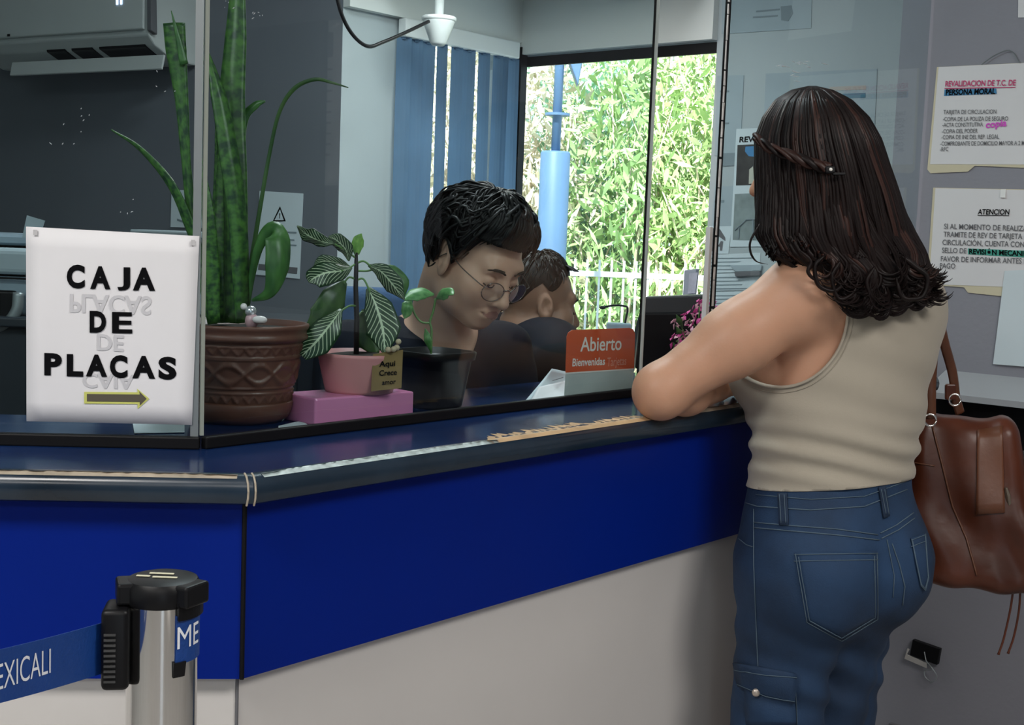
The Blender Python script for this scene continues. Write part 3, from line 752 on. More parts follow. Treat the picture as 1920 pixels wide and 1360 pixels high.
# ------------------------------------------------------------------ white writing ledge on the right wall, outlet below
rt = empty('wall_ledge', G_ - N * 1.0 + Z * 1.0, 'pale grey writing ledge fixed to the grey wall below the notices', 'ledge')
LW = .13; zl0 = 1.005; g0 = G_ - N * .10
z_a = on(1800, 697, W0, U).z
b = MB(); b.prism([g0 + Z * (z_a - .035), g0 - U * LW + Z * (z_a - .06), g0 - U * LW + Z * (z_a - .045), g0 + Z * z_a], -N * 2.6); b.build('top', mat('ledge_grey', (.36, .37, .39), .4), rt)
b = MB(); b.prism([g0 - U * .002 + Z * (z_a - .17), g0 - U * .06 + Z * (z_a - .17), g0 - U * .06 + Z * (z_a - .062), g0 - U * .002 + Z * (z_a - .062)], -N * 2.6); b.build('underframe', M['seal'], rt)  # black strip stands in for the soft shade under the ledge
oc = on(1737, 1228, W0, U)
rt = empty('wall_outlet', oc, 'open black wall outlet with loose plate and bent wire, low on the grey wall', 'outlet')
OT = Vector((N.x, N.y, .0)) ; tx = (Vector((-N.x, -N.y, 0)) * math.cos(R(6)) + Z * -math.sin(R(6)))
tz = tx.cross(U).normalized(); tz = tz if tz.z > 0 else -tz
fb = lambda a, c, off=.004: oc + tx * a + tz * c - U * off
b = MB(); b.box(fb(.0, .010, .008), (.075, .014, .044), (tx, U, tz), .002); b.build('box', M['black'], rt)
b = MB(); b.prism([fb(-.045, -.012, .014), fb(.01, -.016, .014), fb(.012, -.030, .012), fb(-.050, -.026, .012), fb(-.046, .004, .014), fb(-.040, .004, .014)], -U * .002); b.build('loose_plate', mat('plate_grey', (.5, .48, .46), .4), rt)
b = MB(); b.tube(catmull([fb(.0, .012, .018), fb(.012, -.008, .024), fb(.030, -.02, .026), fb(.045, -.038, .024), (fb(.036, -.056, .024)), fb(.016, -.05, .024), fb(.012, -.034, .024), fb(.030, -.024, .026)], 6), .0014, 6); b.build('wire', M['alu'], rt)

# ------------------------------------------------------------------ papers on the office side of the right wall, behind the glass
V0 = A_ - U * .0015
def in_poly(name, m, pts, rt, off=0, th=.0008): return flatpoly(name, m, pts, rt, off, V0, U, th)
def in_paper(label, m, pts, name='paper_sheet', cat='paper', off=0):
    rt = empty(name, on(*pts[-1], V0, U), label, cat, 'papers behind the right glass'); in_poly('sheet', m, pts, rt, off); return rt
def in_text(rt, s, m, bl, br, tl, bold=0, off=.003): lettering('lettering', s, m, rt, *plane_pts(V0 - U * off, U, bl, br, tl), bold=bold, off=Vector((0, 0, 0)))
r1 = in_paper('faint wide paper with a printed header at the top behind the right glass', M['paper_grey'], [(1354, -60), (1524, -75), (1521, 53), (1353, 64)])
in_poly('printing', M['dimink'], [(1418, 20), (1462, 16), (1462, 19), (1418, 23)], r1, .0012); in_poly('printing', M['dimink'], [(1412, 31), (1458, 28), (1458, 31), (1412, 34)], r1, .0012)
in_poly('emblem', M['dimink'], [(1464, 12), (1484, 10), (1487, 25), (1478, 40), (1465, 38)], r1, .0012)
r2 = in_paper('narrow grey paper folded across the middle beside the black glass edge', M['paper_grey'], [(1345, 142), (1395, 141), (1388, 290), (1340, 292)])
for y in (170, 230): in_poly('printing', M['dimink'], [(1350, y), (1367, y - .5), (1367, y + 2.5), (1350, y + 3)], r2, .0012)
in_poly('printing', M['dimink'], [(1346, 288), (1388, 286), (1388, 310), (1346, 312)], r2, .0006)
r2b = in_paper('lower grey paper hanging under the narrow folded paper', M['paper_grey'], [(1340, 350), (1378, 349), (1372, 424), (1334, 425)])
in_poly('printing', M['dimink'], [(1340, 376), (1358, 375), (1358, 380), (1340, 381)], r2b, .0012)
r3 = in_paper('large pale paper with a blue bar on the wall behind the woman\'s head', M['paper_grey'], [(1436, 138), (1645, 129), (1632, 420), (1425, 420)])
in_poly('bar', mat('bar_blue', (.10, .22, .30), .8), [(1580, 176), (1623, 174), (1623, 183), (1580, 185)], r3, .0012); in_poly('bar', mat('bar_tan', (.45, .40, .36), .8), [(1556, 163), (1624, 160), (1624, 168), (1556, 170)], r3, .0012)
r4 = in_paper('white poster with a dark night photo, partly hidden by the woman\'s hair', M['paper_blue'], [(1381, 242), (1470, 238), (1464, 462), (1369, 463)], 'poster', 'poster', .001)
in_text(r4, 'REVISION', M['ink'], (1386, 267), (1452, 264), (1387, 257), .03)
in_poly('dark_photo', mat('night_photo', (.03, .028, .025), .6, var=.6, scale=30), [(1383, 272), (1462, 269), (1459, 346), (1380, 348)], r4, .0016)
in_poly('blue_patch', mat('photo_blue', (.05, .22, .45), .6), [(1398, 275), (1440, 273), (1438, 296), (1404, 293), (1397, 284)], r4, .0026)
in_poly('pale_patch', mat('photo_white', (.5, .5, .42), .6), [(1405, 318), (1412, 312), (1414, 344), (1404, 345)], r4, .0026)
in_poly('grey_photo', mat('drawing_grey', (.22, .27, .27), .7, var=.2, scale=30), [(1378, 364), (1462, 360), (1459, 452), (1374, 450)], r4, .0016)
b = MB()
for a, c in (((1378, 432), (1400, 412)), ((1400, 412), (1455, 410)), ((1385, 448), (1386, 426)), ((1412, 449), (1412, 412)), ((1440, 448), (1440, 411))): b.tube([on(*a, V0 - U * .004, U), on(*c, V0 - U * .004, U)], .0022, 4)
b.build('drawing', M['dimink'], r4)
r5 = in_paper('small white paper with a black and white arch picture beside the black glass edge', M['paper_blue'], [(1330, 424), (1372, 424), (1366, 476), (1326, 476)], 'poster', 'poster')
in_poly('picture', M['greyink'], [(1330, 470), (1330, 438), (1338, 428), (1350, 430), (1360, 446), (1360, 452), (1350, 445), (1343, 440), (1341, 452), (1340, 472)], r5, .0012)
in_poly('figure', M['greyink'], [(1346, 462), (1352, 452), (1356, 453), (1354, 470), (1350, 470), (1350, 463)], r5, .0012)
for i, (pts, lb) in enumerate([([(1326, 478), (1426, 474), (1424, 510), (1324, 512)], 'upper pale blue form on the wall just above the woman\'s arm'), ([(1324, 514), (1424, 512), (1420, 544), (1322, 546)], 'middle pale blue form on the wall just above the woman\'s arm'), ([(1322, 548), (1420, 546), (1416, 584), (1320, 586)], 'lowest pale blue form on the wall just above the woman\'s arm')]):
    r6 = in_paper(lb, M['paper_blue'], pts, 'form_sheet'); x0 = pts[0][0] + 4; y0 = pts[0][1]; rg = random.Random(i)
    for k in range(4): in_poly('printing', M['dimink'], [(x0, y0 + 6 + k * 7), (x0 + rg.uniform(40, 90), y0 + 5 + k * 7), (x0 + rg.uniform(40, 90), y0 + 7 + k * 7), (x0, y0 + 8 + k * 7)], r6, .0012, .0004)
rt = empty('paper_clip_holder', on(1400, 510, V0, U), 'small dark clip holder stuck on the wall above the woman\'s arm', 'holder')
b = MB(); b.prism(plane_pts(V0 - U * .003, U, (1380, 510), (1428, 508), (1428, 517), (1382, 519)), -U * .012, .002); b.build('clip', M['greyink'], rt)
b = MB(); b.prism(plane_pts(V0 - U * .003, U, (1370, 498), (1430, 496), (1428, 508), (1380, 510)), -U * .006, .002); b.build('lid', M['paper_grey'], rt)
rt = empty('wall_box', on(1298, 555, A_, U), 'small grey box on the window sill at the right jamb', 'box')
b = MB(); b.prism(plane_pts(A_ - U * .06, U, (1289, 507), (1312, 504), (1306, 556), (1286, 557)), -U * .02, .003); b.build('case', mat('box_grey', (.30, .33, .40), .5), rt)
b = MB(); b.prism(plane_pts(A_ - U * .082, U, (1293, 513), (1309, 511), (1304, 550), (1290, 551)), -U * .002); b.build('face', mat('box_face', (.42, .43, .52), .5, var=.2, scale=40), rt)

# ------------------------------------------------------------------ papers on the left wall
LWn = Vector((.5, .866, 0)); L0 = B_ - LWn * .0015
def lw_paper(label, m, pts, n=None, name='notice', cat='notice'):
    rt = empty(name, on(*pts[-1], L0, LWn), label, cat); flatpoly('sheet', m, pts, rt, 0, L0, LWn, .0008); return rt
r7 = lw_paper('white warning notice with a triangle symbol on the wall behind the snake plant', M['paper_blue'], [(487, 358), (569, 363), (562, 523), (479, 515)])
flatpoly('triangle', M['ink'], [(511, 416), (525, 387), (536, 415)], r7, .0012, L0, LWn, .0006); flatpoly('triangle_field', M['paper_blue'], [(515, 413), (525, 393), (532, 413)], r7, .0020, L0, LWn, .0006)
flatpoly('exclamation_mark', M['ink'], [(523.5, 400), (525.5, 400), (525, 410), (524, 410)], r7, .0028, L0, LWn, .0004)
for y, xa, xb in ((432, 500, 556), (446, 506, 552), (456, 500, 556)): flatpoly('printing', M['dimink'], [(xa, y), (xb, y + 3), (xb, y + 6), (xa, y + 3)], r7, .0012, L0, LWn, .0004)
flatpoly('bar', M['greyink'], [(485, 495), (558, 502), (557, 514), (484, 506)], r7, .0012, L0, LWn, .0004)
r8 = lw_paper('white paper on the wall behind the corner joint of the glass', M['paper_blue'], [(322, 356), (392, 358), (388, 428), (320, 426)], name='paper_sheet', cat='paper')
flatpoly('printing', M['dimink'], [(332, 410), (346, 415), (346, 419), (332, 414)], r8, .0012, L0, LWn, .0004)

# ------------------------------------------------------------------ air conditioner
M['ac'] = mat('ac_white', (.55, .58, .57), .45, var=.02)
LWd = Vector((-.866, .5, 0)); LF = -LWn
aL = on(22, 130, L0 + LF * .17, LWn); aR = on(306, 131, L0 + LF * .17, LWn)
rt = empty('air_conditioner', aR, 'white wall air conditioner with open louvre, top left behind the glass', 'air conditioner')
zb = aR.z; E0 = Vector((aR.x, aR.y, 0)) - LF * .17; LEN = (aR - aL).length
def acp(s, off, z): return E0 + LWd * s + LF * off + Z * (zb + z)
prof = [(0, .035), (.10, .035), (.185, .075), (.215, .105), (.218, .30), (.19, .33), (0, .33)]
b = MB(); b.prism([acp(.02, o, z) for o, z in prof], LWd * (LEN + .12), .006); b.build('body', M['ac'], rt)
b = MB(); b.prism([acp(.0, .195, .105), acp(.0, .222, .115), acp(.0, .226, .33), acp(.0, .205, .335)], LWd * .020, .003); b.build('end_seam', M['greyink'], rt)
b = MB(); b.prism([acp(.03, .219, .118), acp(.03, .228, .122), acp(.03, .230, .325), acp(.03, .219, .325)], LWd * (LEN + .1), .003); b.build('front_panel', M['ac'], rt)
b = MB(); b.prism([acp(.0, .160, .046), acp(.0, .172, .0), acp(.0, .178, .003), acp(.0, .168, .048)], LWd * LEN, .001); b.build('louvre', M['ac'], rt)
b = MB()
for s0, s1 in ((.06, .27), (.30, .40), (.43, .52)): b.prism([acp(s0, .135, .05), acp(s0, .188, .072), acp(s0, .190, .080), acp(s0, .135, .06)], LWd * (s1 - s0), .001)
b.build('outlet_slot', M['black'], rt)
d_ = on(222, 2, L0 + LF * .2305, LWn)
b = MB()
for dx in (-.012, .006): b.box(d_ + LWd * dx, (.008, .002, .022), (LWd, LF, Z))
b.build('display', emis('ac_display', (.55, .65, 1), 3), rt)
b = MB(); sns = on(16, 66, L0 + LF * .2305, LWn); b.box(sns, (.012, .002, .008), (LWd, LF, Z)); b.build('sensor', M['black'], rt)

# ------------------------------------------------------------------ cable and ceiling socket at the bay
sk = atY(824, 40, 4.05)
sk.z = 2.10
s_c = on(823, 38, B_ - N * .24, N)
rt = empty('ceiling_socket', s_c, 'white cone shaped ceiling socket hanging in front of the blue blind', 'ceiling fixture')
zt = 2.16; zb_ = on(823, 86, B_ - N * .24, N).z
MB().lathe([(0, zt), (.014, zt), (.014, s_c.z + .006), (.05, s_c.z + .004), (.05, s_c.z), (.046, s_c.z - .012), (.025, zb_ + .008), (.018, zb_), (0, zb_)], Vector((s_c.x, s_c.y, 0)), 32).build('cone', mat('socket_white', (.72, .76, .76), .4), rt, True)
MB().lathe([(.0505, s_c.z - .002), (.053, s_c.z), (.053, s_c.z + .008), (.0505, s_c.z + .01)], Vector((s_c.x, s_c.y, 0)), 32).build('rim', M['white'], rt, True)
pts = [on(x, y, B_ - N * .26, N) for x, y in ((624, -40), (640, 25), (662, 66), (690, 87), (718, 79), (758, 62), (804, 40))]
rt = tag(MB().tube(catmull(pts, 8), .0055, 8).build('power_cable', M['black'], None, True), 'black cable looping down to the white ceiling socket', 'cable')

# ------------------------------------------------------------------ office furniture behind the glass
M['dark'] = mat('dark_cabinet', (.012, .018, .026), .5, var=.1); M['teal'] = mat('machine_grey', (.25, .32, .38), .4); M['teal2'] = mat('machine_dark', (.05, .07, .09), .35)
def ctr_box(name, px0, px1, Y, ytop, depth, z0=0, m=None, label=None, cat=None, parent=None, bev=.006):
    a = atY(px0, ytop, Y); c = atY(px1, ytop, Y); b = MB(); zt = a.z
    b.box(((a.x + c.x) / 2, Y + depth / 2, (zt + z0) / 2), (abs(c.x - a.x), depth, zt - z0), bev=bev)
    return b
rt = empty('low_cabinet', Vector((-1.0, 2.75, 0)), 'dark low cabinet row behind the plants and the paper sign', 'cabinet')
a = atY(560, 614, 2.62); zc = a.z
b = MB(); b.box(((-1.9 + a.x) / 2, 2.82, zc / 2 - .01), (a.x + 1.9, .4, zc - .02), bev=.004); b.build('carcass', M['dark'], rt)
b = MB(); b.box(((-1.9 + a.x) / 2, 2.81, zc - .01), (a.x + 1.92, .44, .02), bev=.004); b.build('top', M['dark'], rt)
rt = empty('printer', Vector((-1.18, 2.72, zc)), 'grey office printer on the low cabinet, cut by the left edge of the photo', 'printer')
def pbox(x0, x1, y0, y1, Y, dp, name, m, parent=rt, bev=.008):
    p, q = atY(x0, y0, Y), atY(x1, y1, Y); b = MB(); b.box(((p.x + q.x) / 2, Y + dp / 2, (p.z + q.z) / 2), (abs(q.x - p.x), dp, abs(p.z - q.z)), bev=bev); return b.build(name, m, parent)
pb = atY(0, 0, 2.64)
def zat(y, Y=2.64): return atY(20, y, Y).z
b = MB(); b.box((-1.20, 2.83, (zc + zat(520)) / 2), (.46, .36, zat(520) - zc), bev=.012); b.build('body', M['teal'], rt)
b = MB(); b.box((-1.20, 2.83, (zat(516) + zat(466)) / 2), (.44, .35, zat(466) - zat(516)), bev=.012); b.build('scanner', M['paper_grey'], rt)
b = MB(); b.box((-1.20, 2.85, (zat(462) + zat(440)) / 2), (.40, .30, zat(440) - zat(462)), bev=.018); b.build('lid', M['teal'], rt)
b = MB(); b.box((-1.19, 2.645, (zat(545) + zat(620)) / 2), (.32, .02, zat(545) - zat(620)), bev=.006); b.build('output_slot', M['black'], rt)
b = MB(); b.tube(catmull([Vector((-1.02, 2.632, zat(548))), Vector((-1.025, 2.628, zat(585))), Vector((-1.06, 2.625, zat(615))), Vector((-1.15, 2.625, zat(622)))], 6), .012, 8); b.build('slot_rim', M['alu'], rt, True)
b = MB(); b.box((-1.20, 2.64, zat(522)), (.44, .012, .004)); b.build('panel_line', M['black'], rt)
p = [atY(x, y, 2.7) for x, y in ((40, 452), (50, 404), (84, 414), (70, 455))]
rt = empty('loose_paper', p[0], 'grey sheet of paper standing up behind the printer', 'paper'); sheet(p[:4], Vector((0, 1, 0)), .001, .001).build('sheet', M['paper_grey'], rt)
rt = empty('file_box', Vector((-.73, 2.8, zc)), 'grey file box standing on the low cabinet behind the paper sign', 'box')
a, c = atY(246, 430, 2.7), atY(356, 440, 2.7); b = MB(); b.box(((a.x + c.x) / 2, 2.78, (a.z - .006 + zc) / 2), (c.x - a.x, .14, a.z - zc - .012), bev=.006); b.build('case', mat('file_grey', (.16, .19, .21), .5), rt)
b = MB(); b.box(((a.x + c.x) / 2, 2.78, a.z - .008), (c.x - a.x + .01, .15, .016), bev=.004); b.build('lid', mat('file_lid', (.22, .26, .28), .5), rt)

# office chair with a blue back
M['chairblue'] = mat('chair_blue', (.035, .09, .20), .8, var=.15, scale=10, bump=.1, bscale=250)
cc = atY(694, 600, 2.95)
rt = empty('office_chair', Vector((cc.x, cc.y + .1, 0)), 'blue backed office chair behind the striped leaf plant', 'chair')
b = MB(); b.box((cc.x, cc.y, 1.04), (.20, .06, .34), bev=.029); auto_smooth(b.build('backrest', M['chairblue'], rt), 60)
sx_, sy_ = -.20, 2.83
b = MB(); b.box((sx_, sy_, .56), (.42, .42, .07), bev=.03); auto_smooth(b.build('seat', M['chairblue'], rt), 60)
b = MB(); b.tube([(cc.x, cc.y + .02, 1.0), (cc.x - .01, cc.y + .03, .75), (sx_ - .05, sy_ + .08, .52)], .018, 8); b.build('back_bracket', M['black'], rt)
b = MB(); b.tube([(sx_, sy_, .53), (sx_, sy_, .1)], .025, 12); b.build('gas_lift', M['black'], rt)
b = MB()
for k in range(5): b.tube([(sx_, sy_, .12), (sx_ + .26 * math.cos(k * 1.257), sy_ + .26 * math.sin(k * 1.257), .06)], [.02, .014], 8)
b.build('base', M['black'], rt)
for k in range(5):
    b = MB(); b.ball((sx_ + .26 * math.cos(k * 1.257), sy_ + .26 * math.sin(k * 1.257), .03), .03); b.build('caster', M['black'], rt, True)

# monitor seen from behind at the gap in the glass
mc = atY(1258, 650, 2.86)
rt = empty('desk_monitor', Vector((mc.x, mc.y, ZT)), 'black monitor seen from behind through the gap in the glass', 'monitor')
p = [atY(x, y, 2.80) for x, y in ((1200, 588), (1322, 586), (1322, 688), (1190, 692))]
b = MB(); b.prism(p, Vector((.01, .05, 0)), .004); b.build('back_shell', M['black'], rt)
p2 = [atY(x, y, 2.81) for x, y in ((1208, 557), (1322, 553), (1322, 588), (1198, 590))]
b = MB(); b.prism(p2, Vector((.01, .05, 0)), .004); b.build('top_ridge', mat('monitor_grey', (.04, .045, .05), .4, var=.2), rt)
p3 = [atY(x, y, 2.81) for x, y in ((1206, 560), (1200, 590), (1186, 700), (1184, 690), (1190, 620))]
b = MB(); b.prism(p3, Vector((.01, .06, 0))); b.build('side', M['teal2'], rt)
a = atY(1255, 690, 2.80); b = MB(); b.box((a.x, a.y + .03, (a.z + ZT) / 2 + .01), (.05, .03, a.z - ZT + .02)); b.box((a.x, a.y + .02, ZT + .006), (.10, .08, .012)); b.build('stand', M['black'], rt)
gl = [atY(x, y, 4.2) for x, y in ((1130, 577), (1150, 573), (1170, 574), (1177, 580), (1172, 606))]
rt = empty('gooseneck_lamp', atY(1160, 618, 4.2), 'small desk lamp with a thin bent neck on the window sill', 'lamp')
b = MB(); b.tube(catmull(gl, 5), .0035, 6); b.build('neck', M['black'], rt); b = MB(); b.ball(gl[0], (.011, .007, .006)); b.build('head', M['black'], rt)
a = atY(1160, 613, 4.2); b = MB(); b.box(a, (.08, .05, .026), bev=.006); b.box((a.x, a.y, (a.z + .80) / 2), (.05, .035, a.z - .80)); b.build('base', M['teal'], rt)

# papers by the clerk
rt = empty('paper_stack', atZ(1025, 745, ZT), 'loose white forms leaning up behind the open sign', 'paper stack')
P = [atZ(984, 757, ZT + .004), atZ(1066, 752, ZT + .004)]
q = [GP + U * .0 for _ in range(4)]
a, c = P; 
up1 = atY(1036, 694, a.y + .12); up2 = atY(1075, 700, c.y + .12)
sheet([up1, up2, c, a], Vector((-.3, -.8, .5)), .001, .004).build('sheet', M['paper_blue'], rt, True)
sheet([atY(1010, 728, a.y + .05), atY(1072, 712, c.y + .06), c + Vector((0, -.012, .003)), a + Vector((.01, -.014, .003))], Vector((-.3, -.8, .5)), .001, .003).build('sheet', M['paper'], rt, True)
b = MB()
for x0, y0, x1, y1 in ((1036, 714, 1056, 708), (1040, 731, 1046, 729), (1050, 735, 1054, 728)):
    b.tube([atY(x0, y0, a.y + .062), atY(x1, y1, c.y + .045)], .0006, 4)
b.build('printing', M['greyink'], rt)
rt = empty('form_sheet', atZ(920, 765, ZT + .002), 'white sheet lying flat on the counter under the clerk\'s elbow', 'paper')
P = [atZ(x, y, ZT + .0012) for x, y in ((866, 765), (980, 754), (985, 757), (878, 772))]; sheet(P, Z, .001, .0).build('sheet', M['paper'], rt)  # white strip painted for the inner counter edge lit by the window
rt = empty('form_sheet', atZ(300, 805, ZT + .002), 'pale sheet lying on the counter below the paper sign with the arrow', 'paper')
P = [atZ(x, y, ZT + .0012) for x, y in ((249, 796), (346, 797), (346, 811), (252, 813))]; sheet(P, Z, .001, .0).build('sheet', M['paper_blue'], rt)
rt = empty('form_sheet', atZ(535, 802, ZT + .002), 'pale card lying on the counter between the brown pot and the pink stand', 'paper')
P = [atZ(x, y, ZT + .0012) for x, y in ((522, 800), (566, 790), (580, 800), (522, 806))]; sheet(P, Z, .001, .0).build('sheet', M['paper_blue'], rt)
# ------------------------------------------------------------------ plants
def leaf_material(name, kind):
    m = bpy.data.materials.new(name); m.use_nodes = True; t = m.node_tree; b = t.nodes['Principled BSDF']; b.inputs['Roughness'].default_value = .38
    uv = nd(t, 'ShaderNodeUVMap'); sp = nd(t, 'ShaderNodeSeparateXYZ'); t.links.new(uv.outputs[0], sp.inputs[0])
    def mth(op, a, c=None, d=None):
        n = nd(t, 'ShaderNodeMath', operation=op)
        for i, v in enumerate((a, c, d)):
            if v is None: continue
            if isinstance(v, (int, float)): n.inputs[i].default_value = v
            else: t.links.new(v, n.inputs[i])
        return n.outputs[0]
    u, v = sp.outputs[0], sp.outputs[1]; av = mth('ABSOLUTE', mth('SUBTRACT', v, .5))   # 0 midrib, .5 margin
    rp = nd(t, 'ShaderNodeValToRGB')
    nz = nd(t, 'ShaderNodeTexNoise'); nz.inputs['Scale'].default_value = 4
    if kind == 'zebra':
        ph = mth('ADD', mth('MULTIPLY', u, 11.0), mth('MULTIPLY', av, -6.0)); fr = mth('ABSOLUTE', mth('SUBTRACT', mth('FRACT', ph), .5))
        vein = mth('LESS_THAN', fr, .105); rib = mth('LESS_THAN', av, .035); w = mth('MAXIMUM', mth('MULTIPLY', vein, mth('LESS_THAN', av, .44)), rib)
        t.links.new(w, rp.inputs[0]); rp.color_ramp.elements[0].color = (.010, .045, .014, 1); rp.color_ramp.elements[1].color = (.50, .60, .40, 1)
    elif kind == 'snake':
        ns = nd(t, 'ShaderNodeTexNoise'); ns.inputs['Scale'].default_value = 1.0; cm = nd(t, 'ShaderNodeCombineXYZ')
        t.links.new(mth('MULTIPLY', u, 34.0), cm.inputs[0]); t.links.new(mth('MULTIPLY', v, 2.2), cm.inputs[1]); t.links.new(cm.outputs[0], ns.inputs['Vector'])
        t.links.new(ns.outputs['Fac'], rp.inputs[0]); e = rp.color_ramp.elements; e[0].position = .36; e[0].color = (.007, .040, .013, 1); e[1].position = .62; e[1].color = (.060, .165, .026, 1)
    else:
        t.links.new(nz.outputs['Fac'], rp.inputs[0]); e = rp.color_ramp.elements; c0, c1 = {'plain': ((.016, .075, .016), (.06, .17, .035)), 'bud': ((.10, .26, .04), (.22, .42, .08)), 'dark': ((.015, .06, .014), (.06, .13, .03)), 'vine': ((.05, .20, .05), (.16, .38, .12))}[kind]
        e[0].position = .3; e[0].color = (*c0, 1); e[1].position = .7; e[1].color = (*c1, 1)
    t.links.new(rp.outputs[0], b.inputs['Base Color']); return m
for k in ('zebra', 'snake', 'plain', 'bud', 'dark', 'vine'): M['lf_' + k] = leaf_material('leaf_' + k, k)
M['stemdark'] = mat('stem_dark', (.012, .010, .010), .5); M['stem'] = mat('stem_green', (.12, .25, .07), .5); M['soil'] = mat('soil', (.018, .013, .010), .95, var=.5, scale=60, bump=.5, bscale=120)
def leaf(name, pts, wid, m, parent, roll=0, fold=.12, th=.0010, n=6, cross=6, wave=0.0, Yd=None):
    """blade along points (px,py,Y) with widths in px at each point"""
    P = catmull([atY(x, y, Y) for x, y, Y in pts], n); N_ = len(P); b = MB(); rows = []
    for i, p in enumerate(P):
        t = (P[min(i + 1, N_ - 1)] - P[max(i - 1, 0)]).normalized(); f = i / (N_ - 1)
        view = (p - CAM).normalized(); s = t.cross(view).normalized(); q = s.cross(t).normalized()
        rl = R(lerp_list(roll, f) if hasattr(roll, '__len__') else roll); s2 = s * math.cos(rl) + q * math.sin(rl); q2 = s2.cross(t).normalized()
        w = lerp_list(wid, f) * p.y / F_PX; row = []
        for k in range(cross + 1):
            a = k / cross - .5
            row.append(p + s2 * (a * w) + q2 * (abs(a) * 2 * fold * w + wave * w * math.sin(f * 14 + (k > cross / 2) * 2) * abs(a) * 2))
        rows.append((row, q2, f))
    uvl = b.bm.loops.layers.uv.new('UVMap')
    V0_ = [[b.bm.verts.new(v) for v in r[0]] for r in rows]; V1_ = [[b.bm.verts.new(v + r[1] * th) for v in r[0]] for r in rows]
    def face(vs, us):
        try: f = b.bm.faces.new(vs)
        except ValueError: return
        for l, c in zip(f.loops, us): l[uvl].uv = c
    for i in range(N_ - 1):
        for k in range(cross):
            us = [(rows[i][2], k / cross), (rows[i][2], (k + 1) / cross), (rows[i + 1][2], (k + 1) / cross), (rows[i + 1][2], k / cross)]
            face((V0_[i][k], V0_[i][k + 1], V0_[i + 1][k + 1], V0_[i + 1][k]), us)
            face((V1_[i][k], V1_[i + 1][k], V1_[i + 1][k + 1], V1_[i][k + 1]), [us[0], us[3], us[2], us[1]])
        for k in (0, cross):
            us = [(rows[i][2], k / cross), (rows[i + 1][2], k / cross)] ; face((V0_[i][k], V0_[i + 1][k], V1_[i + 1][k], V1_[i][k]), [us[0], us[1], us[1], us[0]])
    for i in (0, N_ - 1): face(V0_[i] + V1_[i][::-1], [(rows[i][2], .3)] * (2 * cross + 2))
    return b.build(name, m, parent, True)

# brown embossed pot with the snake plant
M['terra'] = mat('brown_ceramic', (.13, .052, .035), .38, var=.2, scale=14, spec=.5)
PC = atZ(446, 790, ZT); YP = 1.90
pcx = atY(452, 700, YP); px_ = Vector((pcx.x, YP, ZT))
zr = atY(452, 604, YP).z
rt = empty('snake_plant', px_, 'tall snake plant in a brown embossed pot behind the glass corner', 'plant')
H_pot = zr - ZT
def emb(a, z):
    h = (z) / H_pot
    if .40 < h < .64:
        u = a * 6; y = (h - .52) / .085
        d = min(abs(y - math.sin(u)), abs(y + math.sin(u)), abs(y - 1.35 * math.sin(u + .0)) + .1, abs(y + 1.35 * math.sin(u)) + .1)
        return .0042 * math.exp(-(d / .22) ** 2)
    if .215 < h < .31 or .70 < h < .79:
        u = (a * 15 / math.pi) % 1.0; c = (.2625 if h < .5 else .745); y = (h - c) / .04
        d = abs(abs(2 * u - 1) * 2 - 1 - y); return .0032 * math.exp(-(d / .30) ** 2)
    return 0
prof = [(0, .012), (.066, .012), (.068, .016), (.0685, .03)]
for k in range(41):
    h = .10 + .72 * k / 40; prof.append((.070 + .020 * (h - .1) / .72, h * H_pot))
for hh in (.20, .33, .375, .665, .69, .80): prof.append((.070 + .020 * (hh - .1) / .72 + .0022, hh * H_pot))
prof = prof[:4] + sorted(prof[4:], key=lambda t: t[1])
prof += [(.0925, .835 * H_pot), (.097, .85 * H_pot), (.0985, .875 * H_pot), (.096, .90 * H_pot), (.0955, .93 * H_pot), (.0985, .955 * H_pot), (.0995, .98 * H_pot), (.0985, H_pot), (.093, H_pot), (.090, .93 * H_pot), (0, .93 * H_pot)]
pot = MB().lathe(prof, px_, 240, disp=lambda a, z: emb(a, z)).build('pot', M['terra'], rt, True)
MB().lathe([(0, .0), (.060, .0), (.072, .008), (.0765, .020), (.0785, .030), (.0765, .033), (.073, .028), (.066, .0125), (0, .0125)], px_, 64).build('saucer', M['terra'], rt, True)
MB().lathe([(0, .945 * H_pot), (.04, .952 * H_pot), (.0895, .935 * H_pot)], px_, 48).build('soil', M['soil'], rt, True)
yb = 600
def snk(pts, wid, m='lf_snake', **kw): return leaf('leaf', pts, wid, M[m], rt, fold=kw.pop('fold', .16), th=kw.pop('th', .002), **kw)
snk([(432, 606, 1.89), (440, 470, 1.89), (438, 330, 1.89), (432, 200, 1.90), (440, 70, 1.91), (446, -60, 1.92)], [30, 44, 46, 50, 40, 22], roll=15)
snk([(456, 606, 1.87), (453, 500, 1.86), (447, 400, 1.855), (432, 290, 1.855), (412, 180, 1.86), (384, 80, 1.87)], [26, 34, 36, 38, 30, 2], roll=-20)
snk([(398, 608, 1.88), (375, 500, 1.88), (360, 420, 1.88), (348, 300, 1.88), (340, 190, 1.88), (329, 95, 1.88), (325, 42, 1.88)], [18, 20, 18, 17, 24, 38, 40], roll=10)
snk([(345, 120, 1.875), (335, 75, 1.875), (321, 20, 1.875)], [16, 10, 1.5], 'lf_plain')
snk([(400, 608, 1.90), (382, 510, 1.88), (352, 420, 1.87), (318, 345, 1.86), (262, 280, 1.85), (208, 244, 1.84)], [14, 20, 21, 17, 9, 2], roll=30)
snk([(402, 606, 1.86), (396, 500, 1.86), (390, 400, 1.86), (378, 295, 1.87)], [20, 30, 24, 2], roll=5)
snk([(422, 606, 1.92), (416, 480, 1.92), (418, 360, 1.93), (420, 240, 1.93)], [26, 30, 28, 14], roll=0)
snk([(410, 604, 1.93), (404, 470, 1.94), (408, 330, 1.94), (404, 235, 1.94)], [18, 20, 14, 2], roll=0)
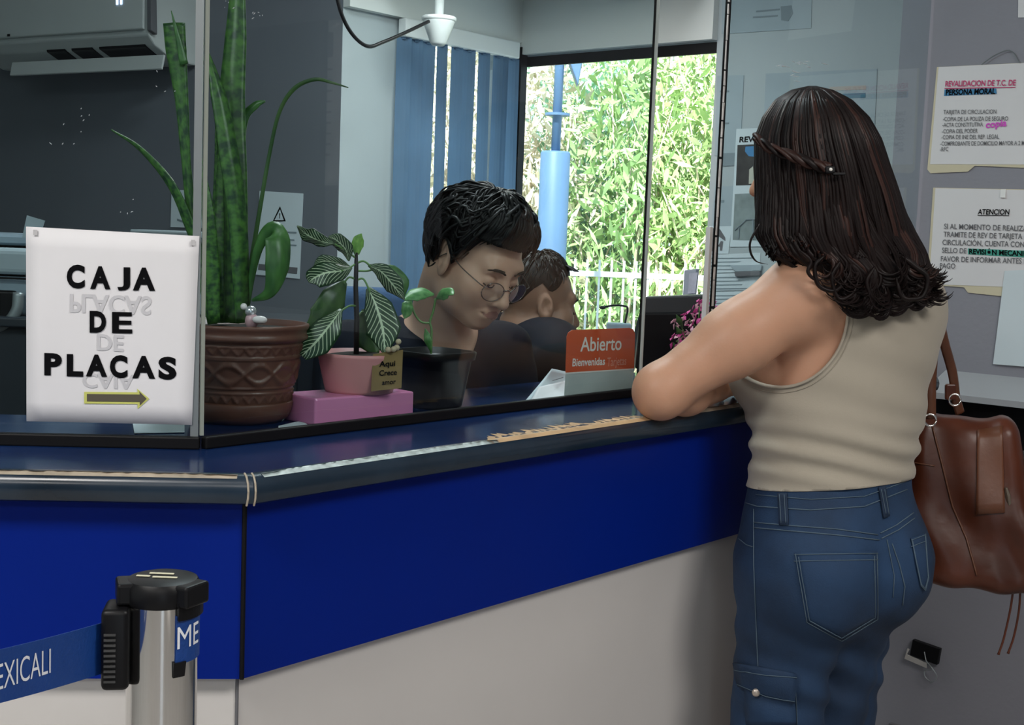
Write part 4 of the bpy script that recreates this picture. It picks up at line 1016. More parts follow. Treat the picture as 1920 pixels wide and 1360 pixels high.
snk([(446, 420, 1.935), (450, 300, 1.935), (456, 225, 1.93), (478, 197, 1.93), (497, 189, 1.93)], [10, 14, 16, 14, 3], 'lf_plain', roll=20)
snk([(456, 604, 1.90), (470, 500, 1.90), (486, 400, 1.90), (505, 290, 1.90), (524, 210, 1.89), (552, 166, 1.88), (590, 149, 1.87), (622, 155, 1.86), (652, 164, 1.85)], [7, 9, 8, 7, 7, 8, 7, 5, 2], 'lf_dark')
snk([(462, 590, 1.88), (472, 520, 1.87), (486, 460, 1.86), (508, 432, 1.85), (524, 446, 1.84), (522, 500, 1.83), (506, 548, 1.83), (472, 564, 1.84)], [8, 12, 18, 40, 52, 46, 24, 5], 'lf_plain', roll=[0, 0, 15, 35, 20, 10, 0])
b = MB(); b.ball(atY(472, 602, 1.845), (.010, .009, .012)); b.build('ornament_body', mat('ornament_pink', (.55, .33, .36), .3), rt, True)
b = MB(); b.ball(atY(470, 584, 1.845), .0085); b.build('ornament_head', mat('ornament_silver', (.65, .65, .68), .2, metal=.7), rt, True)
b = MB(); b.ball(atY(487, 600, 1.835), (.011, .007, .006)); b.ball(atY(457, 575, 1.85), .005); b.build('ornament_beads', mat('ornament_pearl', (.75, .68, .68), .2), rt, True)

# pink pot with the striped leaf plant on a pink stand
M['pinkpot'] = mat('pink_plastic', (.60, .25, .25), .38, var=.02); M['acrylic'] = mat('pink_acrylic', (.80, .28, .52), .2, trans=.12, spec=.6)
f0, f1 = atZ(590, 800, ZT), atZ(775, 783, ZT); fd = (f1 - f0).normalized(); fn = Vector((-fd.y, fd.x, 0)); hh = atY(592, 748, f0.y).z - ZT
rt2 = empty('pink_stand', (f0 + f1) / 2, 'translucent pink acrylic block under the pink plant pot', 'stand')
b = MB(); b.prism([f0, f1, f1 + fn * .085, f0 + fn * .085], Z * hh, .003); b.build('block', M['acrylic'], rt2)
pc2 = (f0 + f1) / 2 + fn * .045; q = atY(671, 745, pc2.y); pc2 = pc2 + fd * ((q.x - pc2.x) / fd.x); pc2.z = ZT + hh
Y2 = pc2.y; zr2 = atY(675, 660, Y2).z; h2 = zr2 - pc2.z
rt = empty('striped_leaf_plant', pc2, 'zebra striped leafy plant in a pink pot with a tan tag', 'plant')
MB().lathe([(0, .0), (.052, .0), (.0535, .004), (.065, h2 - .006), (.0655, h2), (.063, h2), (.061, h2 - .008), (0, h2 - .008)], pc2, 64).build('pot', M['pinkpot'], rt, True)
MB().lathe([(0, h2 - .004), (.03, h2 - .002), (.0615, h2 - .007)], pc2, 32).build('soil', M['soil'], rt, True)
b = MB(); sp = [atY(x, y, Y2) for x, y in ((668, 664), (669, 600), (667, 540), (668, 500), (668, 474))]; b.tube(sp, [.0042, .0042, .0038, .0034, .0024], 10); b.build('stem', M['stemdark'], rt, True)
def lf(k, pts, wid, **kw): return leaf('leaf', [(x, y, Y2 + d) for x, y, d in pts], wid, M['lf_' + k], rt, cross=8, **kw)
def pet(*pts): MB().tube(catmull([atY(x, y, Y2 + d) for x, y, d in pts], 5), .0016, 6).build('petiole', M['stem'], rt, True)
lf('zebra', [(628, 458, -.03), (600, 452, -.04), (575, 440, -.05), (557, 424, -.06)], [3, 30, 28, 2], roll=25, wave=.15)
lf('zebra', [(654, 490, -.01), (648, 468, -.02), (630, 450, -.03), (616, 444, -.035)], [3, 30, 28, 3], roll=20)
lf('bud', [(671, 478, 0), (670, 462, 0), (673, 448, 0), (678, 438, 0)], [5, 24, 20, 1])
lf('zebra', [(660, 502, -.01), (640, 508, -.04), (610, 512, -.06), (588, 522, -.07), (580, 530, -.075)], [4, 34, 48, 40, 3], roll=-15)
lf('zebra', [(655, 500, .0), (635, 494, .02), (605, 490, .03), (588, 502, .03)], [3, 20, 24, 3], roll=10)
lf('dark', [(648, 528, -.005), (630, 560, -.03), (606, 600, -.04), (578, 622, -.045)], [12, 56, 62, 20], roll=25)
lf('zebra', [(640, 580, -.04), (618, 610, -.06), (592, 642, -.07), (566, 668, -.075)], [6, 52, 58, 22], roll=-10)
lf('zebra', [(690, 498, .0), (715, 510, -.005), (738, 536, -.008), (758, 562, -.005)], [4, 34, 40, 3], roll=-20)
lf('plain', [(705, 500, .01), (735, 508, .02), (756, 530, .02), (758, 556, .02)], [4, 26, 28, 3], roll=20)
lf('zebra', [(690, 540, .0), (706, 576, -.015), (718, 620, -.025), (722, 662, -.035)], [10, 58, 68, 10], roll=-8)
lf('dark', [(682, 580, .03), (684, 610, .03), (696, 640, .03), (706, 664, .03)], [6, 40, 50, 12], roll=12)
pet((667, 478, 0), (660, 468, -.008), (652, 488, -.01)); pet((667, 500, 0), (650, 520, -.01), (632, 452, -.03)) if False else None
pet((667, 495, 0), (650, 505, -.02), (640, 508, -.04)); pet((668, 494, 0), (682, 490, 0), (696, 500, 0)); pet((668, 525, 0), (655, 520, -.005), (644, 532, -.01)); pet((669, 525, 0), (682, 524, .0), (694, 548, -.005))
pet((668, 574, 0), (655, 574, -.02), (638, 584, -.04)); pet((669, 508, 0), (690, 508, .01), (706, 502, .01)); pet((667, 484, 0), (648, 470, -.015), (628, 458, -.03)); pet((668, 600, .005), (678, 585, .02), (684, 590, .03))
t0 = [atY(x, y, Y2 - .066 + d) for x, y, d in ((699, 664, .010), (755, 656, .030), (752, 728, .030), (695, 734, .010))]
tn = (t0[1] - t0[0]).cross(t0[3] - t0[0]).normalized(); tn = -tn if tn.y > 0 else tn
sheet(t0, tn, .001, .0006).build('tag', mat('tan_tag', (.26, .17, .065), .8, var=.15, scale=20), rt)
def tagtext(s, x0, y0, x1, y1, cap):
    T = lambda x, y: on(x, y, t0[0] + tn * .0024, tn); lettering('tag_lettering', s, M['ink'], rt, T(x0, y0), T(x1, y1), T(x0 + .5, y0 - cap), bold=.02, off=Vector((0, 0, 0)))
tagtext('Aqui', 711, 688, 741, 686, 10); tagtext('Crece', 711, 705, 744, 703, 10); tagtext('amor', 716, 722, 742, 720, 9)
b = MB()
for x, y, d in ((744, 652, -.045), (738, 655, -.05), (747, 641, -.04), (728, 656, -.05)): b.ball(atY(x, y, Y2 + d), .0045)
b.build('pebbles', mat('pebble_tan', (.55, .45, .30), .5), rt, True)

# black square pot with a little vine
Y3 = 2.13; pc3 = atY(812, 720, Y3); pc3.z = ZT; zr3 = atY(812, 657, Y3).z; h3 = zr3 - ZT
rt = empty('small_vine', pc3, 'small green vine in a black plastic pot in front of the clerk in glasses', 'plant')
def sq(r, z, n=48):
    out = []
    for k in range(n):
        a = 2 * math.pi * k / n; c, s_ = math.cos(a), math.sin(a); q = (abs(c) ** 4 + abs(s_) ** 4) ** -.25
        out.append(pc3 + (U * c + N * s_) * (r * q) + Z * z)
    return out
b = MB(); prev = None
for r, z in [(.0, 0), (.040, 0), (.042, .004), (.053, h3 - .016), (.058, h3 - .014), (.060, h3 - .002), (.0585, h3), (.054, h3), (.052, h3 - .01), (0.001, h3 - .01)]:
    ring = [b.bm.verts.new(v) for v in sq(max(r, .0005), z)]
    if prev:
        for k in range(48): b.bm.faces.new((prev[k], prev[(k + 1) % 48], ring[(k + 1) % 48], ring[k]))
    prev = ring
b.build('pot', mat('black_pot', (.006, .0055, .0055), .35, spec=.3), rt, True)
b = MB(); b.tube(catmull([atY(x, y, Y3) for x, y in ((808, 668), (809, 620), (806, 604), (812, 585), (817, 560))], 5), .002, 6); b.tube(catmull([atY(x, y, Y3) for x, y in ((806, 606), (790, 604), (778, 590), (772, 572))], 5), .0017, 6); b.build('stem', M['stem'], rt, True)
def vl(pts, wid, **kw): return leaf('leaf', [(x, y, Y3 + d) for x, y, d in pts], wid, M['lf_vine'], rt, **kw)
vl([(818, 560, 0), (828, 552, -.02), (842, 548, -.03), (850, 552, -.04)], [4, 24, 22, 2], roll=30)
vl([(814, 552, 0), (795, 548, -.01), (775, 552, -.02), (757, 562, -.03)], [4, 26, 30, 4], roll=-35)
vl([(772, 560, 0), (766, 572, -.02), (762, 588, -.02), (758, 598, -.02)], [4, 24, 20, 2], roll=10)
vl([(808, 660, -.01), (802, 640, -.02), (800, 628, -.02), (797, 616, -.02)], [3, 14, 12, 1], roll=10)

# pink flowers in a pot by the gap
Y4 = 2.62; fc = atY(1300, 640, Y4); ft = Vector((fc.x + .01, Y4 + .02, ZT))
rt = empty('flower_pot', ft, 'pot of pink blossoms beside the black monitor, above the woman\'s forearm', 'flowers')
MB().lathe([(0, 0), (.035, 0), (.045, .06), (.048, .062), (.048, .068), (.043, .068), (.04, .06), (0, .06)], ft, 32).build('pot', mat('grey_pot', (.2, .2, .2), .5), rt, True)
rg = random.Random(9); petal = mat('petal_pink', (.55, .06, .28), .6, var=.3, scale=80); petal2 = mat('petal_pale', (.72, .42, .50), .6); 
heads = [(1275, 606), (1292, 598), (1308, 612), (1282, 632), (1302, 628), (1318, 596), (1330, 575), (1340, 586), (1316, 634), (1268, 640), (1290, 648), (1312, 576), (1326, 610)]
for i, (x, y) in enumerate(heads):
    c = atY(x, y, Y4 + rg.uniform(-.03, .05)); b = MB(); b2 = MB()
    for k in range(14):
        v = Vector((rg.gauss(0, 1), rg.gauss(0, 1), rg.gauss(0, 1))).normalized(); p = c + v * .010
        s = v.orthogonal().normalized(); w = v.cross(s); L = .009
        pts_ = [p - s * L * .5, p + w * L * .45 + v * .004, p + s * L + v * .007, p - w * L * .45 + v * .004]
        (b if k % 3 else b2).prism(pts_, v * .0008)
    o = b.build('blossom', petal if i % 4 else petal2, rt); b2.build('petal_tips', petal2, o)
    MB().tube(catmull([c, (c + ft + Z * .06) * .5 + Vector((rg.uniform(-.01, .01), 0, .01)), ft + Z * .055], 4), .0013, 5).build('stem', M['stem'], rt, True)
for (x, y) in ((1268, 620), (1262, 650), (1300, 655), (1325, 640), (1268, 598)):
    leaf('leaf', [(x + 12, y + 18, Y4), (x + 6, y + 4, Y4 - .02), (x, y - 8, Y4 - .02)], [3, 12, 1], M['lf_plain'], rt)

# ------------------------------------------------------------------ queue barrier post
M['chrome'] = mat('chrome', (.78, .77, .75), .10, metal=1.0)
YS = 1.13; zs = atY(305, 1118, YS).z; sx = atY(303, 1300, YS).x; ps = Vector((sx, YS, 0)); RS = .0315
rt = empty('queue_barrier_post', ps, 'chrome queue barrier post with black head and blue belts', 'barrier post')
MB().lathe([(0, .02), (RS, .02), (RS, zs), (0, zs)], ps, 64).build('post', M['chrome'], rt, False); auto_smooth(rt.children[-1])
MB().lathe([(0, 0), (.16, 0), (.165, .004), (.15, .016), (.05, .026), (RS, .03)], ps, 64).build('base', M['chrome'], rt, True)
auto_smooth(MB().lathe([(0, zs - .004), (RS + .001, zs - .004), (RS + .0022, zs), (RS + .0022, zs + .012), (RS - .001, zs + .017), (RS - .008, zs + .019), (0, zs + .019)], ps, 64).build('cap', M['black'], rt))
vx = Vector((1, 0, 0)); vy = Vector((0, 1, 0))
# cap lugs over the four belt slots
for a in (200, -25):
    d = Vector((math.cos(R(a)), math.sin(R(a)), 0)); s = Vector((-d.y, d.x, 0))
    b = MB(); b.box(ps + d * (RS + .001) + Z * (zs + .007), (.016, .032, .020), (d, s, Z), .003); b.build('slot_head', M['black'], rt)
cl = ps + Z * (zs + .0195); ct = mat('cap_print', (.65, .62, .45), .6)
lettering('cap_print', 'SECURITY', ct, rt, cl + Vector((-.012, -.010, 0)), cl + Vector((.014, -.008, 0)), cl + Vector((-.012, -.005, 0)), off=Z * .0004) if False else None
b = MB()
for x, y, w, m_ in ((-.016, -.006, .012, 0), (.004, -.008, .022, 1), (-.002, .004, .022, 1)): b.box(cl + Vector((x, y, .0003)), (w, .0032, .0006))
b.build('cap_print', ct, rt)
# left belt clip
d = (Vector((math.cos(R(190)), math.sin(R(190)), 0))); s = Vector((-d.y, d.x, 0))
zc0, zc1 = atY(235, 1270, YS).z, atY(235, 1122, YS).z
cpos = ps + d * (RS + .004) + Vector((0, -.012, 0)); zcm = (zc0 + zc1) / 2
b = MB(); b.box(cpos + Z * zcm, (.024, .040, zc1 - zc0), (d, s, Z), .005); clip = auto_smooth(b.build('belt_clip', M['black'], rt), 50)
b = MB()
for k in range(10): b.box(cpos + d * .004 - s * (.0205 if s.y > 0 else -.0205) + Z * (zc1 - .022 - k * .0047), (.010, .0022, .0018), (d, s, Z))
b.build('grip_ribs', mat('rib_grey', (.05, .05, .05), .4), clip)
# belt to the left
M['belt'] = mat('belt_blue', (.003, .045, .23), .55, var=.05, scale=30, bump=.15, bscale=300); M['belt_w'] = mat('belt_print', (.78, .80, .84), .6)
tl, bl_ = atY(209, 1163, 1.115), atY(209, 1258, 1.115); tr_, br_ = atY(-60, 1232, .95), atY(-60, 1334, .95)
b = MB(); rows = []
for i in range(25):
    f = i / 24; sag = -.0012 * math.sin(math.pi * f); t_, l_ = tl.lerp(tr_, f) + Z * sag, bl_.lerp(br_, f) + Z * sag; rows.append((t_, l_))
bd = (tr_ - tl).normalized(); bn = bd.cross(Z).normalized(); bn = -bn if bn.y > 0 else bn
V_ = [[b.bm.verts.new(x + o) for x in r for o in (bn * .0004, -bn * .0004)] for r in rows]
for i in range(24):
    for a_, c_ in ((0, 2), (2, 3), (3, 1), (1, 0)): b.bm.faces.new((V_[i][a_], V_[i][c_], V_[i + 1][c_], V_[i + 1][a_]))
belt = b.build('belt', M['belt'], rt, False)
T = lambda x, y: on(x, y, tl + bn * .0010, bn) 
lettering('belt_lettering', 'MEXICALI', M['belt_w'], belt, T(-31, 1304), T(95, 1262), T(-31, 1255), bold=-.004, off=Vector((0, 0, 0)))
# short wrapped belt end on the right with the start of the word
b = MB(); RB = RS + .0016; z0, z1 = atY(345, 1243, YS - .02).z, atY(345, 1153, YS - .02).z
def cyl(a, z, r=RB): return ps + Vector((math.sin(R(a)) * r, -math.cos(R(a)) * r, z))
g = [[b.bm.verts.new(cyl(a, z, r)) for z, r in ((z0, RB), (z1, RB), (z1, RB - .001), (z0, RB - .001))] for a in range(36, 126, 5)]
for A, B in zip(g[:-1], g[1:]):
    for k in range(4): b.bm.faces.new((A[k], A[(k + 1) % 4], B[(k + 1) % 4], B[k]))
b.bm.faces.new(g[0]); b.bm.faces.new(g[-1][::-1])
be = b.build('belt_end', M['belt'], rt, False)
lettering('belt_lettering', 'ME', M['belt_w'], be, (0, 0, 0), (1, 0, 0), (0, 1, 0), bold=.0, fn=lambda a, c: cyl(38 + 46 * a, z0 + .014 + c * .020, RB + .0006))
b = MB(); g = [[b.bm.verts.new(cyl(a, z, r)) for z, r in ((z1 - .004, RB + .003), (zs + .002, RB + .003), (zs + .002, RB - .001), (z1 - .004, RB - .001))] for a in range(38, 100, 6)]
for A, B in zip(g[:-1], g[1:]):
    for k in range(4): b.bm.faces.new((A[k], A[(k + 1) % 4], B[(k + 1) % 4], B[k]))
b.bm.faces.new(g[0]); b.bm.faces.new(g[-1][::-1]); b.build('slot_cover', M['black'], rt)
b = MB(); g = [[b.bm.verts.new(cyl(a, z, r)) for z, r in ((z0 - .012, RB), (z0 + .002, RB + .002), (z0 + .002, RB - .001), (z0 - .012, RB - .001))] for a in range(32, 56, 4)]
for A, B in zip(g[:-1], g[1:]):
    for k in range(4): b.bm.faces.new((A[k], A[(k + 1) % 4], B[(k + 1) % 4], B[k]))
b.bm.faces.new(g[0]); b.bm.faces.new(g[-1][::-1]); b.build('slot_lip', M['black'], rt)
# ------------------------------------------------------------------ people
M['skin'] = mat('skin', (.54, .295, .19), .45, var=.06, scale=9, sss=.12, spec=.4, bump=.03, bscale=160)
M['skin_pale'] = mat('skin_pale', (.60, .37, .27), .42, var=.06, scale=12, sss=.12, spec=.4)
M['skin_tan'] = mat('skin_tan', (.33, .185, .125), .42, var=.06, scale=12, sss=.1, spec=.4)
M['lip'] = mat('lips', (.36, .17, .135), .4); M['lash'] = mat('brow_hair', (.012, .009, .008), .7)
M['eye_w'] = mat('eye_white', (.6, .58, .56), .2); M['iris'] = mat('iris', (.02, .012, .008), .1)
M['hair_b'] = mat('hair_brown', (.0085, .0048, .0045), .45, var=.7, scale=5, spec=.2, stretch=(6, 6, 1))
M['hair_r'] = mat('hair_auburn', (.030, .010, .0065), .45, var=.4, scale=6, spec=.35, stretch=(6, 6, 1))
M['hair_k'] = mat('hair_black', (.0050, .0045, .0048), .45, var=.5, scale=20, spec=.3)
M['top'] = mat('tank_top', (.37, .33, .265), .85, var=.04, scale=6, sheen=.15, bump=.04, bscale=400)
M['top2'] = mat('tank_seam', (.33, .295, .235), .85)
M['denim'] = mat('denim', (.0085, .031, .078), .8, var=.55, scale=7, sheen=.0, bump=.12, bscale=350, detail=8)
M['denim_d'] = mat('denim_dark', (.007, .024, .060), .8, var=.3, scale=20, bump=.12, bscale=350)
M['stitch'] = mat('stitch', (.07, .11, .15), .8); M['brass'] = mat('rivet', (.55, .48, .42), .35, metal=.7)
M['navy_cloth'] = mat('navy_cloth', (.0055, .0080, .016), .85, var=.25, scale=10, spec=.15, bump=.02, bscale=300)
M['jacket'] = mat('jacket_cloth', (.0075, .015, .026), .8, var=.3, scale=8, spec=.2)
M['trouser'] = mat('dark_trousers', (.012, .012, .016), .85)

def locks(paths, rad, m, name, parent, seg=6, flat=.6):
    b = MB()
    for p, r in paths:
        b.tube(p, r, seg, flat=flat)
    return b.build(name, m, parent, True, recalc=False)
def hand(Bd, wrist, direction, palm_n, thumb_side, curl=.35, k=.008, s=1.0):
    """palm and five separate bent fingers added to a body; palm_n points out of the back of the hand"""
    d = Vector(direction).normalized(); n = Vector(palm_n); n = (n - d * n.dot(d)).normalized(); a = d.cross(n).normalized() * thumb_side
    w = Vector(wrist); F3 = [list(v) for v in zip(d, a, n)]
    Bd.add(f_ell(w + d * .048 * s, (.052 * s, .040 * s, .016 * s), F3), .012)
    for i, (off, L) in enumerate(((.030, .068), (.010, .076), (-.010, .070), (-.029, .055))):
        b0 = w + d * .082 * s + a * off * s; sp = a * off * .25; p = b0; dd = (d + sp).normalized(); r = (.0088, .0088, .0085, .0075)[i] * s
        for j in range(3):
            ang = curl * (.7 + .5 * j); dd2 = (dd * math.cos(ang) - n * math.sin(ang)).normalized(); q = p + dd2 * L * s * (.45, .32, .23)[j]
            Bd.add(f_cap(p, q, r * (1 - .08 * j), r * (.92 - .08 * j)), k if j == 0 else .003); p = q; dd = dd2
    t0 = w + d * .022 * s + a * .026 * s; t1 = t0 + (d * .6 + a * .75 - n * .2).normalized() * .040 * s; t2 = t1 + (d * .9 + a * .3 - n * .25).normalized() * .030 * s
    Bd.add(f_cap(t0, t1, .0125 * s, .0105 * s), k); Bd.add(f_cap(t1, t2, .0100 * s, .008 * s), .003)
def face(Bd, H, s=1.0, nose=1.0, full=1.0, closed=True):
    """H: head frame, x lateral, y forward, z up, origin mid skull"""
    X = H.M; P = lambda a, b, c: H(a * s, b * s, c * s); k = s
    Bd.add(f_ell(P(0, -.014, .030), (.0745 * k, .094 * k, .082 * k), X), .02)
    Bd.add(f_ell(P(0, .028, -.045), (.056 * k * full, .062 * k, .076 * k), X), .03)
    Bd.add(f_ell(P(0, .060, -.098), (.026 * k, .024 * k, .022 * k), X), .025)
    for q in (-1, 1):
        Bd.add(f_ell(P(q * .040, .008, -.070), (.024 * k * full, .034 * k, .030 * k), X), .03)
        Bd.add(f_ell(P(q * .040, .055, -.032), (.024 * k * full, .026 * k, .026 * k), X), .025)
    Bd.add(f_cap(P(-.032, .072, .018), P(.032, .072, .018), .015 * k, .015 * k), .018)
    for q in (-1, 1): Bd.sub(f_ell(P(q * .031, .098, -.006), (.020 * k, .018 * k, .013 * k), X), .014)
    Bd.add(f_cap(P(0, .084, .004), P(0, .105 * nose, -.038), .0075 * k, .0105 * k), .014)
    Bd.add(f_ell(P(0, .104 * nose, -.043), (.0115 * k, .0125 * k, .0105 * k), X), .006)
    for q in (-1, 1):
        Bd.add(f_ell(P(q * .0125, .092 * nose, -.046), (.0085 * k, .011 * k, .0085 * k), X), .005)
        Bd.sub(f_ell(P(q * .0065, .098 * nose, -.056), (.0035 * k, .005 * k, .004 * k), X), .003)
        Bd.add(f_ell(P(q * .0315, .0735, -.008), (.0145 * k, .0125 * k, .0105 * k), X), .004)      # lids
    Bd.add(f_ell(P(0, .076, -.074), (.026 * k, .016 * k, .020 * k), X), .012)
    Bd.add(f_cap(P(-.016, .0865, -.0680), P(.016, .0865, -.0680), .0042 * k, .0042 * k), .006)
    Bd.add(f_cap(P(-.013, .0870, -.0785), P(.013, .0870, -.0785), .0056 * k, .0056 * k), .006)
    Bd.sub(f_cap(P(-.023, .0855, -.0730), P(.023, .0855, -.0730), .0016 * k, .0016 * k), .004)
    for q in (-1, 1):
        ex_ = (H.x * q + H.y * -.38).normalized(); ez_ = H.z + H.y * -.15; ez_ = (ez_ - ex_ * ez_.dot(ex_)).normalized(); ey_ = (H.y - ex_ * H.y.dot(ex_)); ey_ = (ey_ - ez_ * ey_.dot(ez_)).normalized()
        E = Frame(P(q * .0765, -.006, -.012), ex_, ey_, ez_)
        Bd.add(f_ell(E(0, 0, 0), (.0085 * k, .0195 * k, .034 * k), E.M), .006)
        Bd.sub(f_ell(E(.008 * k, .002 * k, .004 * k), (.0072 * k, .0110 * k, .020 * k), E.M), .004)
        Bd.add(f_ell(E(.002 * k, .012 * k, -.004 * k), (.005 * k, .005 * k, .008 * k), E.M), .003)
def skin_mesh(name, P, Q, H, m, parent, s=1.0):
    me = np_mesh(name, P, Q); o = link(name, me, [m, M['lip']], parent, True)
    c = (np.array(P)[np.array(Q)].mean(1) - np.array(H.o)) @ np.array(H.M) / s
    lip = (np.abs(c[:, 0]) < .0215) & (c[:, 1] > .080) & (c[:, 2] < -.0640) & (c[:, 2] > -.0845) & (np.abs(c[:, 2] + .0735) < .0090 - .0075 * (np.abs(c[:, 0]) / .022) ** 1.5)
    me.polygons.foreach_set('material_index', lip.astype(np.int32)); return o

# ---------------------------------------------------------------- the woman at the counter
WO = Vector((.565, 2.23, 0)); WR = Vector((.857, .515, 0)); WF = Vector((-.515, .857, 0))
WB = Frame(WO, WR, WF, Z)
EL = Vector((.250, 2.098, 1.097))
def w_torso(B, g=0.0, legs=True):
    X = WB.M
    B.add(f_ell(WB(.0, .0, .80), (.158 + g, .126 + g, .16), X), .03)
    for q in (-1, 1): B.add(f_ell(WB(q * .075, -.058, .79), (.088 + g, .092 + g, .105), X), .05)
    B.add(f_ell(WB(.005, .0, .95), (.142 + g, .112 + g, .17), X), .06)
    B.add(f_ell(WB(.015, -.005, 1.10), (.155 + g, .118 + g, .17), X), .06)
    B.add(f_ell(WB(.030, -.035, 1.225), (.158 + g, .092 + g, .105), X), .06)
    for q in (-1, 1): B.add(f_ell(WB(.015 + q * .075, .075, 1.115), (.082 + g, .082 + g, .080), X), .04)
SHL = WB(-.128, -.045, 1.262); SHR = WB(.150, -.02, 1.228)
HC = atY(1516, 300, 2.160); FD = Vector((-.86, .48, -.16)).normalized(); HX = FD.cross(Z).normalized()
WH = Frame(HC, HX, FD, HX.cross(FD))
Bd = Body(); w_torso(Bd)
for q in (-1, 1):
    fo = .055 if q > 0 else 0
    hp, kn, an = WB(q * .076, .0, .76), WB(q * .062, .03 + fo, .44), WB(q * .07, fo, .08)
    Bd.add(f_cap(hp, kn, .078, .055), .05); Bd.add(f_cap(kn, an, .053, .036), .03)
    Bd.add(f_cap(an, WB(q * .075, .12 + fo, .03), .036, .028), .02)
nb = WB(.035, -.035, 1.30)
Bd.add(f_cap(nb, HC - Z * .085 - FD * .02, .056, .050), .05)
Bd.add(f_cap(WB(.03, -.04, 1.30), SHL, .05, .055), .05); Bd.add(f_cap(WB(.03, -.04, 1.29), SHR, .05, .050), .05)
Bd.add(f_cap(SHL, SHL.lerp(EL, .5), .064, .055), .035); Bd.add(f_cap(SHL.lerp(EL, .45), EL, .0555, .041), .03)
WRL = EL + U * .225 + N * .035 + Z * -.012; WRL.z = 1.082
Bd.add(f_ell(EL + (EL - SHL).normalized() * .008 + Z * -.004, (.040, .040, .040)), .02)
Bd.add(f_cap(EL, EL.lerp(WRL, .4), .042, .041), .02); Bd.add(f_cap(EL.lerp(WRL, .4), WRL, .041, .027), .03)
hand(Bd, WRL, U + N * .25, Z, 1, .22)
ELR = WB(.235, .09, 1.06); WRR = WB(.085, .265, 1.085)
Bd.add(f_cap(SHR, ELR, .052, .040), .04); Bd.add(f_cap(ELR, WRR, .040, .026), .02); hand(Bd, WRR, N * 1 - U * .6, Z, -1, .22)
face(Bd, WH, .91)
pw, qw = nets(Bd, (.05, 1.85, -.02), (1.05, 2.78, 1.66), .0055)
rw = empty('person', WO, 'woman with long dark wavy hair, beige tank top and blue jeans leaning on the counter', 'person')
skin_mesh('body', pw, qw, WH, M['skin'], rw, .91)

# tank top
Bt = Body(); w_torso(Bt, .004)
Bt.add(f_cap(WB(.03, -.04, 1.30), WB(-.075, -.045, 1.315), .052, .040), .05); Bt.add(f_cap(WB(.03, -.04, 1.30), WB(.13, -.035, 1.275), .052, .042), .05)
_Bt = Bt
def top_f(P):
    d = _Bt(P); q = (P - np.array(WB.o)) @ np.array(WB.M, np.float32); z = q[:, 2]
    wv = np.exp(-((z - .99) / .055) ** 2); w2 = np.exp(-((z - 1.10) / .09) ** 2)
    th = np.arctan2(q[:, 0], -q[:, 1])
    r = .0040 * wv * np.sin(z * 150 + 2.2 * np.sin(th * 1.7 + .4) + th * 1.2) + .0022 * w2 * np.sin(z * 75 + th * 3.0 + 1.0)
    return d - .006 - r
pt_, qt_ = nets(top_f, (.2, 1.85, .80), (1.0, 2.6, 1.42), .006)
a_, b_, c_ = atY(1400, 905, 2.27), atY(1545, 922, 2.09), atY(1704, 884, 2.30); hn = (b_ - a_).cross(c_ - a_).normalized(); hn = hn if hn.z > 0 else -hn
HEM = lambda P: (P - np.array(a_)) @ np.array(hn)
pj_, sgn = np.array(pt_), 1
lx = (pj_ - np.array(WB.o)) @ np.array(WB.M); X_, Y_ = proj_np(pj_)
e1 = (((X_ - 1462) / 126) ** 2 + ((Y_ - 582) / 143) ** 2 - 1) * .1
e1 = np.where(lx[:, 0] > .035, 1, e1)
ry, rz = lx[:, 1] + .01, lx[:, 2] - 1.265
e2 = ((ry / .09) ** 2 + (rz / .105) ** 2 - 1) * .06; e2 = np.where(lx[:, 0] < .145, 1, e2)
e3 = 1.345 - lx[:, 2]
nk = (((lx[:, 0] - .03) / .085) ** 2 + ((lx[:, 2] - 1.36) / .13) ** 2 - 1) * .06; nk = np.where(lx[:, 1] < .02, 1, nk)
fv = np.minimum.reduce([HEM(pj_), e1, e2, e3, nk])
pc_, qc_ = clip_mesh(pt_, qt_, fv); ot = link('tank_top', np_mesh('tank_top', pc_, qc_), M['top'], rw, True); shell(ot, .003)
# rolled binding along the left armhole
bvt = BVHTree.FromPolygons([tuple(p) for p in pt_], [tuple(q) for q in qt_])
def shoot(bv, x, y, off=.002):
    d = ray(x, y).normalized(); h, n, i, t = bv.ray_cast(CAM, d)
    if h is None: return None
    if n.dot(d) > 0: n = -n
    return h + n * off
def on_cloth(bv, pts, off=.002, n=8, closed=False):
    P = [Vector((x, y, 0)) for x, y in pts]
    if closed: P.append(P[0])
    out = []
    for a, c in zip(P[:-1], P[1:]):
        for k in range(n):
            q = a.lerp(c, k / n); h = shoot(bv, q.x, q.y, off)
            if h: out.append(h)
    h = shoot(bv, P[-1].x, P[-1].y, off)
    if h: out.append(h)
    return out
arc = [(1462 + 127.5 * math.cos(t), 582 + 144.5 * math.sin(t)) for t in [R(a) for a in range(-25, 128, 6)]]
def seam(bv, pts, rad, m, parent, name='seam', off=.001, n=3, flat=1.0):
    P = on_cloth(bv, pts, off, n)
    P = [p for i, p in enumerate(P) if i == 0 or (p - P[i - 1]).length < .05]
    if len(P) < 3: return None
    return MB().tube(P, rad, 6, flat=flat).build(name, m, parent, True)
seam(bvt, arc, .0042, M['top'], ot, 'armhole_binding', .001, 2, .6)
arc2 = [(1462 + 138 * math.cos(t), 582 + 155 * math.sin(t)) for t in [R(a) for a in range(-20, 118, 6)]]
seam(bvt, arc2, .0009, M['top2'], ot, 'armhole_stitching', .0006, 2)
hemline = [(x, 905 + 19 * math.sin(math.pi * min(1, (x - 1400) / 290) ** .9) - 22 * max(0, (x - 1560) / 140) ** 1.5) for x in range(1404, 1702, 12)]

